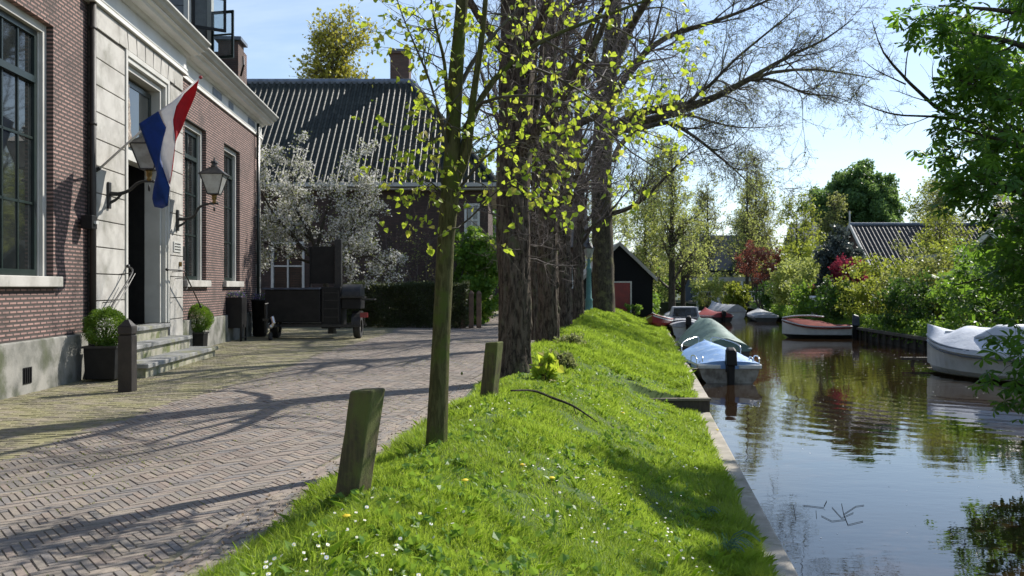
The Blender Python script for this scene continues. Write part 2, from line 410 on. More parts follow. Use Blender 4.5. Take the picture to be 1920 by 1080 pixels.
# water: murky brown body under a rippled, reflecting surface
m, t, b = nt('canal_water'); co = coords(t, None)
b.inputs['Base Color'].default_value = (.024,.014,.007,1); b.inputs['Roughness'].default_value = .015
b.inputs['IOR'].default_value = 1.45; b.inputs['Specular IOR Level'].default_value = .7
m1 = t.nodes.new('ShaderNodeMapping'); m1.inputs['Scale'].default_value = (.55,1.0,1); m1.inputs['Rotation'].default_value = (0,0,.12); t.links.new(co, m1.inputs[0])
n1 = noise(t, m1.outputs[0], 2.6, 3, .5); n2 = noise(t, m1.outputs[0], 9.0, 2, .5)
w = t.nodes.new('ShaderNodeTexWave'); w.wave_type = 'RINGS'; w.rings_direction = 'SPHERICAL'
mw = t.nodes.new('ShaderNodeMapping'); mw.inputs['Location'].default_value = (-10.8,-20.5,.9); t.links.new(co, mw.inputs[0]); t.links.new(mw.outputs[0], w.inputs['Vector'])
w.inputs['Scale'].default_value = .52; w.inputs['Distortion'].default_value = 4.0; w.inputs['Detail'].default_value = 2; w.inputs['Detail Scale'].default_value = .6
# ripple rings matter in the middle of the reach, calm water in front
sp = t.nodes.new('ShaderNodeSeparateXYZ'); t.links.new(co, sp.inputs[0])
near = t.nodes.new('ShaderNodeMapRange'); near.interpolation_type = 'SMOOTHSTEP'; t.links.new(sp.outputs[1], near.inputs[0])
near.inputs[1].default_value = 10.5; near.inputs[2].default_value = 16.5; near.inputs[3].default_value = 0.02; near.inputs[4].default_value = .36
a1 = t.nodes.new('ShaderNodeMath'); a1.operation = 'MULTIPLY'; t.links.new(w.outputs['Fac'], a1.inputs[0]); t.links.new(near.outputs[0], a1.inputs[1])
a2 = t.nodes.new('ShaderNodeMath'); a2.operation = 'MULTIPLY_ADD'; a2.inputs[1].default_value = .22; t.links.new(n1, a2.inputs[0]); 
a3 = t.nodes.new('ShaderNodeMath'); a3.operation = 'MULTIPLY_ADD'; a3.inputs[1].default_value = .35; t.links.new(a1.outputs[0], a3.inputs[0]); t.links.new(a2.outputs[0], a3.inputs[2])
a4 = t.nodes.new('ShaderNodeMath'); a4.operation = 'MULTIPLY'; a4.inputs[1].default_value = .06; t.links.new(n2, a4.inputs[0]); t.links.new(a4.outputs[0], a2.inputs[2])
bump(t, a3.outputs[0], b, .5, .022)
X['water'] = m
# ================================================================== terrain
def sst(a, b, x):
    t = np.clip((np.asarray(x, float)-a)/(b-a), 0, 1); return t*t*(3-2*t)
def x_edge(y): return -1.42+.130*(np.asarray(y, float)-5.5)+.05*np.sin(np.asarray(y)*1.7)
def x_quay(y): return 2.24+.143*(np.asarray(y, float)-7.06)
def x_rb(y): return np.interp(y, [-40, 10, 26.8, 33.4, 43.4, 60, 78, 100], [15.2, 15.0, 15.1, 15.5, 16.4, 18.5, 21, 24])
def z_q(y): return np.where(np.asarray(y) < 16.42, -.80, -.58)
def h_noise(x, y):
    return .018*np.sin(x*3.1+y*1.3+1)*np.sin(y*2.3-x*1.1)+.016*np.sin(x*6.3-y*3.7)+.016*np.sin(x*11+y*7.7)*np.sin(y*9.1-x*4)
def z_verge(x, y):
    x = np.asarray(x, float); y = np.asarray(y, float)
    u = x-x_edge(y); w = x_quay(y)-.27-x_edge(y); t = np.clip(u/w, 0, 1)
    hc = .17+.29*sst(17, 40, y)
    zq = -.80+.22*(sst(.62, .66, t)*(y >= 16.42)+(1-sst(.62, .66, t))*sst(12.5, 19.5, y))
    up = hc*sst(0, .55, u)
    down = (hc-zq)*(sst(.14, 1.12, t))
    z = -.01+up-down*1.0+h_noise(x, y)*sst(0, .3, u)*sst(0, .25, w-u)
    return z
def crown(x, y): return .012*np.sin(x*1.1+y*.4)+.008*np.sin(y*.9-x*.7)
ROWS = np.concatenate([np.arange(-12, 4, 2), np.arange(4, 16.3, .2), [16.38, 16.44], np.arange(16.6, 30, .3), np.arange(30, 62, 1.0), np.arange(62, 97, 4), [97.95]])
def sheet(name, xs_of_y, z_of, rows, mats, kind, smooth=True):
    V = []; n = None
    for y in rows:
        xs = np.array(xs_of_y(y), float); n = len(xs)
        V.append(np.stack([xs, np.full(n, y), z_of(xs, y)], -1))
    V = np.concatenate(V); R_ = len(rows)
    i = (np.arange(R_-1)[:, None]*n+np.arange(n-1)[None]).reshape(-1)
    o = link_mesh(name, V, [(np.stack([i, i+1, i+n+1, i+n], -1), 0)], mats, smooth=smooth)
    tag(o, kind=kind); return o
# verge (grass bank) between the road and the quay
o = sheet('grass_bank', lambda y: x_edge(y)+np.linspace(-.05, 1, 26)*(x_quay(y)-.24-x_edge(y)), lambda x, y: z_verge(x, y), ROWS, X['soil'], 'structure')
# ground under the road and away to the left
sheet('ground', lambda y: np.concatenate([[-300, -60, -30, -10], np.linspace(-9.6, float(x_edge(y))-.06, 40), [float(x_edge(y))-.02, float(x_edge(y))+.3]]),
      lambda x, y: np.where(x < -9.7, -.03, np.where(x > float(x_edge(y)), -.3, crown(x, y)-.007)), ROWS, X['sand'], 'structure')
# far land closing the canal, and the far left
sheet('far_land', lambda y: np.array([-500, -60, 0, 8, 24, 60, 500.]), lambda x, y: np.full(len(x), -.2), np.array([97.9, 98, 130, 200, 900]), X['earth'], 'structure')
def z_right(x, y): return -.42+.25*sst(0, 3, x-x_rb(y))+.05*np.sin(x*1.3+y*.7)
sheet('garden_ground', lambda y: x_rb(y)+np.array([.0, .3, 1, 2, 3, 5, 9, 20, 60, 300]), lambda x, y: z_right(x, y), ROWS, X['earth'], 'structure')
MBw = MB(); MBw.add([(-3,-25,WZ),(40,-25,WZ),(40,98.0,WZ),(-3,98.0,WZ)], [(0,1,2,3)])
b = MB(); b.add([(-60,97.93,-2.2),(60,97.93,-2.2),(60,97.93,-.19),(-60,97.93,-.19)], [(0,1,2,3)]); tag(b.build('far_bank', X['earth']), kind='structure')
tag(MBw.build('water', X['water']), kind='structure')
b = MB(); b.add([(-3,-25,-2.2),(40,-25,-2.2),(40,98,-2.2),(-3,98,-2.2)], [(0,1,2,3)]); tag(b.build('canal_bed', X['earth']), kind='structure')

# ---- road of clinker bricks in herringbone
def brick_mesh(name, cen, ang, L, W, mat, rng, crown=None, gap=.004):
    N = len(cen); bv = .0035
    l = (L-gap)/2; w = (W-gap)/2
    top = np.array([(-l+bv,-w+bv),(l-bv,-w+bv),(l-bv,w-bv),(-l+bv,w-bv)]); bot = np.array([(-l,-w),(l,-w),(l,w),(-l,w)])
    pl = np.concatenate([top, bot])
    a = ang+rng.normal(scale=.012, size=N); c, s = np.cos(a), np.sin(a)
    x = cen[:, 0:1]+pl[None, :, 0]*c[:, None]-pl[None, :, 1]*s[:, None]
    y = cen[:, 1:2]+pl[None, :, 0]*s[:, None]+pl[None, :, 1]*c[:, None]
    dz = rng.normal(scale=.0016, size=N)[:, None]+rng.normal(scale=.010, size=N)[:, None]*pl[None, :, 0]+rng.normal(scale=.02, size=N)[:, None]*pl[None, :, 1]
    z = np.where(np.arange(8) < 4, 0, -.010)[None]+dz
    z = z+(crown(x, y) if crown else 0)
    V = np.stack([x, y, z], -1).reshape(-1, 3)
    b = np.arange(N)[:, None]*8
    fs = np.concatenate([b+np.array(q) for q in ((0,1,2,3),(0,4,5,1),(1,5,6,2),(2,6,7,3),(3,7,4,0))])
    return link_mesh(name, V, [(fs, 0)], mat)
rng = np.random.default_rng(3)
def xf(y): return -6.89-.0706*(np.asarray(y, float)-12.2)       # house front at ground
def crown(x, y): return .012*np.sin(x*1.1+y*.4)+.008*np.sin(y*.9-x*.7)
ra = math.atan(.13)
L_, W_ = .205, .054
th = PI/4-ra
n = 1150
u1 = np.array([W_, W_]); u2 = np.array([L_, -L_])               # lattice of the 4:1 herringbone
k = np.arange(-n, n); j = np.arange(-250, 250)
KK, JJ = np.meshgrid(k, j)
base = KK[..., None]*u1+JJ[..., None]*u2
base = base.reshape(-1, 2)
hc_ = base+np.array([L_/2, W_/2]); vc_ = base+np.array([W_/2, W_+L_/2])
cc, ss = math.cos(th), math.sin(th)
def rot(p): return np.stack([p[:, 0]*cc-p[:, 1]*ss-2, p[:, 0]*ss+p[:, 1]*cc+20], -1)
H_ = rot(hc_); V_ = rot(vc_)
def mossline(y): return -4.35+.012*(y-10)+.12*np.sin(y*.5)
def inside(p):
    x, y = p[:, 0], p[:, 1]
    return (y > 2.2) & (y < 46) & (x > mossline(y)) & (x < x_edge(y)-.42)
H_ = H_[inside(H_)]; V_ = V_[inside(V_)]
cen = np.concatenate([H_, V_]); ang = np.concatenate([np.full(len(H_), th), np.full(len(V_), th+PI/2)])
road = brick_mesh('road', cen, ang, L_, W_, X['paver'], rng, crown)
tag(road, kind='structure')
msk = np.sin(cen[:, 0]*1.1+.8*np.sin(cen[:, 1]*.7))*np.sin(cen[:, 1]*.9+1)+rng.normal(scale=.45, size=len(cen))
cm_ = cen[(msk > .75) & (cen[:, 1] < 26)]; am_ = ang[(msk > .75) & (cen[:, 1] < 26)]
k_ = 5; ca = np.repeat(cm_, k_, 0); aa = np.repeat(am_, k_); sl_ = rng.uniform(-.5, .5, len(aa))*L_
pj = np.stack([ca[:, 0]+np.cos(aa)*sl_-np.sin(aa)*W_/2, ca[:, 1]+np.sin(aa)*sl_+np.cos(aa)*W_/2], -1)
v, f = leaf_arr(np.concatenate([pj, (crown(pj[:, 0], pj[:, 1])+.001)[:, None]], 1), .012, rng, up=.5, jit=.6); q = MB(); q.addarr(v, f)
tag(q.build('joint_moss', X['leaf_olive']), 'sparse moss and tiny weeds growing in the joints of the brick road', 'moss', kind='stuff')
# soldier rows along the grass edge
pts = []; 
for i in range(8):
    off = -.395+i*.0555
    y = 2.2+np.arange(0, 44, .207)+(i % 2)*.1
    pts.append(np.stack([x_edge(y)+off, y], -1))
tag(brick_mesh('road_edging', np.concatenate(pts), PI/2-ra, .205, .0545, X['paver'], rng, crown), kind='structure')
pts = []
y0 = np.arange(2.2, 50, .104)
for i, y in enumerate(y0):
    xs = np.arange(-9.4+(i % 2)*.11, float(mossline(y)), .214)
    xs = xs[xs > float(xf(y))-.02]; pts.append(np.stack([xs, np.full(len(xs), y)], -1))
tag(brick_mesh('pavement', np.concatenate(pts), 0.0, .212, .102, X['paver_moss'], rng, crown, .008), kind='structure')

# ---- quay kerbs
def strip(mb, y0, y1, wout, win, ztop, zbot, step=1.0):
    ys = np.arange(y0, y1, step); ys = np.append(ys, y1)
    pr = []
    for y in ys:
        xo = float(x_quay(y)); pr.append([(xo-win, y, zbot), (xo, y, zbot), (xo, y, ztop), (xo-win, y, ztop)])
    v = [p for q in pr for p in q]; f = []
    for i in range(len(ys)-1):
        for k in range(4): f.append((i*4+k, i*4+(k+1) % 4, (i+1)*4+(k+1) % 4, (i+1)*4+k))
    f += [(3,2,1,0), tuple((len(ys)-1)*4+k for k in range(4))]
    mb.add(v, f)
t_ = thing('quay_wall', 'low concrete quay wall along the near grass bank', 'quay wall')
b = MB(); strip(b, -10, 16.3, 0, .27, -.75, -.84); b.build('coping', X['concrete'], t_, bevel=.02)
b = MB(); strip(b, -10, 16.28, 0, .20, -.842, -2.1); b.build('facing', X['wetwood'], t_)
t_ = thing('quay_wall', 'raised quay wall with timber return beyond the step, beside the blue covered boat', 'quay wall')
b = MB(); strip(b, 16.45, 62, 0, .26, -.52, -.62); b.build('coping', X['concrete'], t_, bevel=.015)
b = MB(); strip(b, 16.46, 62, 0, .20, -.622, -2.1); b.build('facing', X['wetwood'], t_)
b = MB(); xq = float(x_quay(16.4)); b.box(xq-1.15, xq+.01, 16.30, 16.446, -.55, -.505); b.build('cap_plank', X['wood'], t_, bevel=.008)
b = MB(); b.box(xq-1.1, xq-.01, 16.34, 16.42, -1.6, -.552); b.build('return_board', X['wetwood'], t_)
# mooring edge board that crosses the grass further on
b = MB()
p0 = at(1205, 622, 1700*(2.02)/(622-538) if False else 30.5); p1 = at(1282, 640, 33)
for s in range(8):
    pass
b.tube([(4.6, 30.2, float(z_verge(4.6,30.2))+.05), (5.0, 29.6, float(z_verge(5.0,29.6))+.06), (5.75, 29.0, -.47)], .07, 6)
tag(b.build('timber_edging', X['wetwood'], None), 'dark timber edging crossing the grass bank down to the quay near the green covered boat', 'edging')
t_ = thing('timber_revetment', 'dark timber piled wall along the far side of the canal below the hedges', 'revetment')
b = MB(); b2 = MB(); b3 = MB()
ys = np.arange(8, 46, .5)
for y in ys:
    x = float(x_rb(y))-.06; x2 = float(x_rb(y+.5))-.06
    b.hexa([(x,y,-2),(x+.05,y,-2),(x2+.05,y+.5,-2),(x2,y+.5,-2)], [(x,y,-.47),(x+.05,y,-.47),(x2+.05,y+.5,-.47),(x2,y+.5,-.47)])
    b3.hexa([(x-.14,y,-.50),(x+.09,y,-.50),(x2+.09,y+.5,-.50),(x2-.14,y+.5,-.50)], [(x-.14,y,-.38),(x+.09,y,-.38),(x2+.09,y+.5,-.38),(x2-.14,y+.5,-.38)])
b.build('planking', X['wetwood'], t_); b3.build('cap_beam', M('revetment_cap', (.13,.11,.085), (.08,.07,.05), .9, 3), t_)
for y in np.arange(24, 46, .9):
    q = MB(); x = float(x_rb(y))-.14; q.tube([(x,y,-2),(x,y,-.52)], .055, 8); q.build('pile', X['wetwood'], t_)

# ================================================================== grass
rng = np.random.default_rng(11)
def grass_patch(n, y0, y1, h, wd, rng, power=1.6, xlim=None):
    u = rng.random(n); y = (y0**(1-power)+u*(y1**(1-power)-y0**(1-power)))**(1/(1-power))
    t = rng.random(n); xe = x_edge(y); w = x_quay(y)-.25-xe
    x = xe-.07+t*(w+.10)
    # clumps: taller tufts, short patches
    cl = np.sin(x*2.9+1.3*np.sin(y*1.7))*np.sin(y*2.2+x)+.6*np.sin(x*7.1+y*5.3)*np.sin(y*6.1)
    edge = np.exp(-((x-xe)/.22)**2)*.8+np.exp(-((x-(xe+w))/.25)**2)*1.1
    bare = np.exp(-(((x-.4-.14*(y-14.3))/.7)**2+((y-14.4)/1.0)**2))+.9*np.exp(-(((x-2.1)/.8)**2+((y-17.0)/1.2)**2))
    hh = h*(.62+.42*cl+edge+.45*rng.random(n)+.5*np.maximum(0, np.sin(x*4.3+y*1.9+2)*np.sin(y*3.7-x*2.2)))*(1-.75*bare)
    hh = np.clip(hh, .018, .34)
    keep = (rng.random(n) > bare*.65) & ((rng.random(n) < .8+.3*cl))
    x, y, hh = x[keep], y[keep], hh[keep]; n = len(x)
    z = z_verge(x, y)-.01
    p = np.stack([x, y, z], -1)
    a = rng.uniform(0, 2*PI, n); lean = rng.uniform(.1, .75, n)
    # tufts lean together
    la = 2.2*np.sin(x*1.9+y*1.1)+rng.normal(scale=.9, size=n)
    d = np.stack([np.cos(la)*lean, np.sin(la)*lean, np.ones(n)], -1); d = norm(d)
    s = np.stack([np.cos(a), np.sin(a), np.zeros(n)], -1)
    w_ = (wd*np.maximum(y/7, .8)*rng.uniform(.7, 1.3, n))[:, None]
    H = hh[:, None]
    mid = p+d*H*.55; tip = p+d*H*.95+np.stack([np.cos(la)*lean, np.sin(la)*lean, -lean*.6], -1)*H*.45
    V = np.stack([p-s*w_, p+s*w_, mid+s*w_*.8, tip, mid-s*w_*.8], 1).reshape(-1, 3)
    return V, np.arange(n*5).reshape(n, 5)
V1, F1 = grass_patch(330000, 3.9, 24, .078, .0021, rng, 1.9)
V2, F2 = grass_patch(110000, 18, 58, .15, .0030, rng, 1.3)
g = MB(); g.addarr(V1, F1); g.addarr(V2, F2)
# tall tufts that stand out of the sward
nt_ = 420; u_ = rng.random(nt_); yy = (4.0**(-.7)+u_*(26.0**(-.7)-4.0**(-.7)))**(1/-.7); xe_ = x_edge(yy); tt = rng.random(nt_); tt = np.where(rng.random(nt_) < .3, np.where(rng.random(nt_) < .5, tt*.06, 1-tt*.06), tt)
xx = xe_+.04+tt*(x_quay(yy)-.34-xe_); nb = 70
tx = np.repeat(xx, nb)+rng.normal(scale=.035, size=nt_*nb)*np.repeat(rng.uniform(.5, 1.8, nt_), nb); ty = np.repeat(yy, nb)+rng.normal(scale=.035, size=nt_*nb)*np.repeat(rng.uniform(.5, 1.8, nt_), nb)
hh = np.repeat(rng.uniform(.07, .16, nt_), nb)*rng.uniform(.5, 1.2, nt_*nb); n_ = len(tx)
p_ = np.stack([tx, ty, z_verge(tx, ty)-.01], -1); dv_ = np.stack([tx-np.repeat(xx, nb), ty-np.repeat(yy, nb)], -1)*7+rng.normal(scale=.3, size=(n_, 2))
d_ = norm(np.concatenate([dv_, np.ones((n_, 1))], 1)); a_ = rng.uniform(0, 6.28, n_); s_ = np.stack([np.cos(a_), np.sin(a_), 0*a_], -1); w_ = (.0026*np.maximum(ty/7, .8))[:, None]; H_g = hh[:, None]
m_ = p_+d_*H_g*.6; tip_ = m_+norm(d_*[1.8,1.8,.35])*H_g*.5
g.addarr(np.stack([p_-s_*w_, p_+s_*w_, m_+s_*w_*.8, tip_, m_-s_*w_*.8], 1).reshape(-1, 3), np.arange(n_*5).reshape(n_, 5))
n = 22000; Vd, Fd = grass_patch(n, 3.9, 22, .05, .003, rng, 1.8); g.addarr(Vd, Fd, 1)
tag(g.build('grass', [X['grass'], X['straw']]), 'lush sunlit spring grass of uneven tufts covering the bank between road and canal', 'grass', kind='stuff')
# weeds in the paving joints near the edge
def scatter_verge(n, y0, y1, rng, t0=.05, t1=.95, power=1.6):
    u = rng.random(n); y = (y0**(1-power)+u*(y1**(1-power)-y0**(1-power)))**(1/(1-power))
    t = rng.uniform(t0, t1, n); x = x_edge(y)+t*(x_quay(y)-.3-x_edge(y)); return np.stack([x, y, z_verge(x, y)], -1)
pw = scatter_verge(700, 4, 24, rng, .02, .98, 1.7); pw[:, 2] += .03
k_ = 9; P9 = np.repeat(pw, k_, 0)+rng.normal(scale=.03, size=(len(pw)*k_, 3))*[1,1,.4]
v, f = leaf_arr(P9, .05, rng, up=1.6, jit=.6); q = MB(); q.addarr(v, f)
tag(q.build('clover_weeds', X['leaf_green']), 'low broad leafed weeds and clover mixed through the grass of the bank', 'weeds', kind='stuff')
# daisies
p = scatter_verge(850, 4, 20, rng, .12, .95, 1.7)
cl = np.sin(p[:, 0]*1.7+p[:, 1]*.9)+np.sin(p[:, 1]*1.3-p[:, 0]*2.1)
p = p[cl+rng.normal(scale=.5, size=len(p)) > .45]
g = MB(); n = len(p); p[:, 2] += rng.uniform(.05, .10, n)
tl = norm(np.stack([rng.normal(scale=.3, size=n), rng.normal(scale=.3, size=n)-.3, np.ones(n)], -1))
u = norm(np.cross(tl, np.array([1., .2, 0]))); w = np.cross(tl, u)
r = rng.uniform(.008, .0125, n)[:, None]
ring = [p+(u*math.cos(k*PI/4)+w*math.sin(k*PI/4))*r*(1.0 if k % 2 else .86) for k in range(8)]
g.addarr(np.stack(ring, 1).reshape(-1, 3), np.arange(n*8).reshape(n, 8), 0)
pc = p+tl*.002
g.addarr(np.stack([pc+(u*math.cos(k*PI/3)+w*math.sin(k*PI/3))*r*.33 for k in range(6)], 1).reshape(-1, 3), np.arange(n*6).reshape(n, 6), 1)
tag(g.build('daisies', [X['daisy'], X['yellow']]), 'small white daisies scattered through the grass of the bank', 'daisies', kind='stuff')
for i, (px, py, d) in enumerate([(980,868,7.4), (872,972,6.3), (650,1080,5.0), (1035,905,7.2), (1345,838,14.0), (1168,835,12.5)]):
    x = (px-960)/F*d; z = float(z_verge(x, d))
    q = MB(); q.lathe([(.004,0),(.022,.006),(.024,.012),(.014,.018),(.003,.02)], 12, (x, d, z+.055)); q.tube([(x,d,z),(x,d,z+.055)], .0018, 5)
    tag(q.build('dandelion', X['yellow']), 'yellow dandelion flower standing in the grass of the bank', 'dandelion', 'dandelions in the grass')
# blueish strappy leaves (daffodil clump) at the right edge of the grass
for (px, d, s, lb) in [(1368, 7.3, .22, 'clump of blue green strappy bulb leaves flopping by the quay coping'), (1330, 8.4, .13, 'smaller clump of blue green bulb leaves behind the flopping one')]:
    x = (px-960)/F*d; c = np.array([x-.05, d, float(z_verge(x-.05, d))])
    n = 22; a = rng.uniform(-.4, 2.0, n) if s > .2 else rng.uniform(0, 6.28, n)
    P = [c+rng.normal(scale=.03, size=3)*[1,1,0] for _ in range(n)]; q = MB()
    for i in range(n):
        dr = np.array([math.cos(a[i]), -abs(math.sin(a[i]))*.3, 0]); L = s*rng.uniform(.6, 1.3)
        pp = np.array([P[i], P[i]+dr*L*.2+[0,0,L*.6], P[i]+dr*L*.6+[0,0,L*.8], P[i]+dr*L*1.05+[0,0,L*.5]])
        pp = smooth_path(pp, 6); sd = np.array([-dr[1], dr[0], 0])*.006+np.array([0,0,.004])
        q.add(np.concatenate([pp-sd, pp+sd]), [(k, k+1, k+7, k+6) for k in range(5)])
    tag(q.build('bulb_leaves', leafmat('bulb_leaf', (.05,.11,.06), (.09,.17,.09), .3)), lb, 'bulb leaves')
n = 3200; y = 4+rng.random(n)**1.6*26; x = x_edge(y)+rng.normal(scale=.16, size=n)-.12
z = np.where(x < x_edge(y), crown(x, y)+.004, z_verge(x, y)+.03)
v, f = leaf_arr(np.stack([x, y, z], -1), .016, rng, up=3, jit=.7); q = MB(); q.addarr(v, f)
tag(q.build('leaf_litter', leafmat('litter', (.10,.06,.03), (.26,.18,.10), .1)), 'dry brown leaf litter and bud scales gathered along the road edge', 'leaf litter', kind='stuff')
# fallen petals and specks on the water
n = 420; y = rng.uniform(6, 34, n); x = x_quay(y)+.2+rng.random(n)**.8*(np.minimum(14.5, 8+y*.3)-x_quay(y))
p = np.stack([x, y, np.full(n, WZ+.004)], -1); q = MB()
a = rng.uniform(0, 6.28, n); r = (rng.uniform(.006, .013, n)*np.maximum(1, y/14))
q.addarr(np.stack([p+np.stack([np.cos(a+k*PI/2)*r*(1 if k % 2 else .7), np.sin(a+k*PI/2)*r, 0*a], -1) for k in range(4)], 1).reshape(-1,3), np.arange(n*4).reshape(n,4))
tag(q.build('floating_petals', X['daisy']), 'pale petals and specks floating on the brown canal water', 'petals', kind='stuff')

# ================================================================== brick house
HA = math.atan2(.9975, -.0704)              # local +x runs along the front away from the camera, local -y is outwards
house = thing('brick_house', 'tall brick town house with sandstone doorcase and white cornice, flying the flag', 'house', (float(xf(0)), 0, 0), HA)
S_ = 1.0025
def hb(mb, d0, d1, o0, o1, z0, z1, m=0): return mb.box(d0*S_, d1*S_, -o1, -o0, z0, z1, m)      # o = outward distance
WIN = [(11.95,13.85),(20.75,22.6),(24.4,26.25)]
ZS, ZH = 1.66, 5.48
def wall_with_holes(mb, d0, d1, z0, z1, holes, o0, o1):
    cur = d0
    for a, bb, s, h in holes:
        if a > cur: hb(mb, cur, a, o0, o1, z0, z1)
        hb(mb, a, bb, o0, o1, z0, s); hb(mb, a, bb, o0, o1, h, z1); cur = bb
    hb(mb, cur, d1, o0, o1, z0, z1)
b = MB(); wall_with_holes(b, 2, 15.15, .74, 6.3, [(7.4, 9.3, ZS-.15, ZH), (WIN[0][0], WIN[0][1], ZS-.15, ZH)], -.4, 0)
b.build('wall', X['brick'], house); b = MB(); wall_with_holes(b, 20.25, 29.0, .74, 6.3, [(WIN[1][0], WIN[1][1], ZS-.15, ZH-.1), (WIN[2][0], WIN[2][1], ZS-.15, ZH-.1)], -.4, 0)
hb(b, 28.6, 29.0, -9, -.4, .74, 8.9); b.build('wall', X['brick'], house)
b = MB(); hb(b, 2, 15.15, -.4, .06, -.2, .735); hb(b, 20.25, 29.06, -.4, .06, -.2, .735); b.build('plinth', X['plinth'], house, bevel=.02)
b = MB(); hb(b, 12.35, 12.85, .061, .075, .20, .42)
for i in range(5): hb(b, 12.39+i*.09, 12.41+i*.09, .075, .085, .21, .41)
# vent is lower and small
b = MB(); hb(b, 12.72, 12.98, .061, .072, .13, .36)
for i in range(4): hb(b, 12.745+i*.06, 12.77+i*.06, .072, .082, .14, .35)
b.build('air_vent', X['black'], house)
# corner quoins at far end
b = MB()
for i in range(15):
    w = .62 if i % 2 else .42
    hb(b, 29.0-w, 29.04, .0, .035, .74+i*.37, .74+i*.37+.355)
b.build('quoins', X['stone'], house, bevel=.01)
# sandstone centre bay
ob = .12
b = MB(); hb(b, 15.2, 16.62, -.4, ob-.03, -.2, 6.24); hb(b, 19.22, 20.2, -.4, ob-.03, -.2, 6.24); hb(b, 16.62, 19.22, -.4, ob-.03, 5.87, 6.24)
b.build('doorcase_backing', X['stone_gap'], house)
b = MB(); z = -.1; i = 0
while z < 6.2:
    h = min(.455, 6.24-z)
    if z < 5.6:
        hb(b, 15.2, 16.56, .0, ob, z+.009, z+h-.009)
        hb(b, 19.28, 20.2, .0, ob, z+.009, z+h-.009)
    z += .455
# lintel voussoirs and shouldered top
zt0, zt1 = 5.73, 6.24
hb(b, 15.2, 16.3, .0, ob, zt0+.14, zt1-.01); hb(b, 19.6, 20.2, .0, ob, zt0+.14, zt1-.01)
nv = 7
for i in range(nv):
    a0 = 16.32+i*(3.26/nv); a1 = a0+3.26/nv-.02; sl = (i-(nv-1)/2)*.035
    b.hexa([((a0-sl*0)*S_,-ob,5.88),((a1)*S_,-ob,5.88),((a1)*S_,0,5.88),((a0)*S_,0,5.88)], [((a0+sl)*S_,-ob,6.23),((a1+sl)*S_,-ob,6.23),((a1+sl)*S_,0,6.23),((a0+sl)*S_,0,6.23)])
b.build('stone_doorcase', X['stone'], house, bevel=.006)
# downpipes
b = MB(); b.tube([(15.13*S_,-.10,0),(15.13*S_,-.10,6.35)], .055, 10); 
for z in (1, 2.6, 4.2, 5.8): b.tube([(15.13*S_,-.10,z),(15.13*S_,-.10,z+.05)], .066, 10)
b.build('drainpipe', X['bollard'], house, smooth=True)
b = MB(); b.tube([(28.3*S_,-.10,0),(28.3*S_,-.10,6.6)], .045, 10); b.build('drainpipe', X['darkgreen'], house, smooth=True)
# cornice
b = MB()
def cornice(mb, d0, d1, e):
    hb(mb, d0, d1, -.4, .05+e, 6.25, 6.31); hb(mb, d0, d1, -.4, .02+e, 6.31, 6.36); hb(mb, d0, d1, -.4, .035+e, 6.36, 6.40)
    hb(mb, d0, d1, -.4, .0+e+.004, 6.40, 6.66)
    prof = [(-.4,6.66),(.05+e,6.66),(.10+e,6.69),(.12+e,6.72),(.30+e,6.725),(.33+e,6.78),(.40+e,6.80),(.40+e,6.825),(-.4,6.825)]
    mb.prism([(-u, w) for u, w in prof], d0*S_, d1*S_, 'x')
    prof = [(-.4,6.827),(.41+e,6.827),(.47+e,6.86),(.50+e,6.91),(.55+e,6.95),(.55+e,6.985),(.52+e,6.985),(.48+e,6.93),(-.4,6.93)]
    mb.prism([(-u, w) for u, w in prof], d0*S_, d1*S_, 'x', 1)
cornice(b, 2, 14.99, 0); cornice(b, 14.99, 20.42, .13); cornice(b, 20.42, 29.3, 0)
b.build('cornice', [X['white'], X['cream']], house)
for d in (23.2, 27.3, 24.9): b = MB(); hb(b, d, d+.9 if d != 24.9 else d+.5, .0045, .02, 6.44, 6.62); b.build('frieze_vent', X['lead'], house)
# roof
b = MB(); r0 = [(-.45,6.93),(3.6,10.6),(7.7,6.93)]
b.prism([(y, z) for y, z in r0], 1.9*S_, 29.2*S_, 'x'); b.build('roof', X['tile'], house)
b = MB(); hb(b, 27.6, 28.35, -.95, -.35, 7.2, 9.0, 0); hb(b, 27.5, 28.45, -1.05, -.25, 9.0, 9.1, 1)
for dd in (27.66, 28.21): hb(b, dd, dd+.08, -.9, -.4, 9.1, 9.14, 1)
b.build('chimney', [X['chimney_brick'], X['lead']], house)
b = MB(); b.tube([(27.5*S_,.25,7.9),(27.2*S_,.1,8.15),(27.6*S_,.2,8.5)], .03, 6); b.build('roof_pipe', X['black'], house)
# dormer
b = MB()
hb(b, 20.95, 21.05, -2.6, -.06, 7.0, 9.2)
for i in range(11): hb(b, 20.915, 20.949, -2.6, -.07, 7.0+i*.2, 7.185+i*.2)
b.build('dormer_cheek', X['weatherboard'], house); b = MB(); hb(b, 22.95, 23.05, -2.6, -.06, 7.0, 9.2)
b.build('dormer_cheek', X['weatherboard'], house)
b = MB(); hb(b, 20.8, 23.2, -2.6, .18, 9.2, 9.34); hb(b, 20.86, 21.1, -.055, .05, 7.0, 9.2); hb(b, 22.9, 23.14, -.055, .05, 7.0, 9.2); hb(b, 21.1, 22.9, -.055, .05, 7.0, 7.12)
b.build('dormer_frame', X['cream'], house)
def casement(d, o, ang, w, h, z, m, name='dormer_casement'):
    q = MB()
    for (a0,a1,z0,z1) in ((0,.06,0,h),(w-.06,w,0,h),(.06,w-.06,0,.07),(.06,w-.06,h-.07,h),(.06,w-.06,h*.5-.02,h*.5+.02)):
        q.box(a0,a1,-.02,.02,z0,z1)
    c = q.build(name, m, house); c.location = (d*S_, -o, z); c.rotation_euler = (0,0,ang)
    q = MB(); q.box(.06,w-.06,-.004,.004,.07,h-.07); g_ = q.build('pane', X['clear'] , c)
    return c
X['clear'] = None
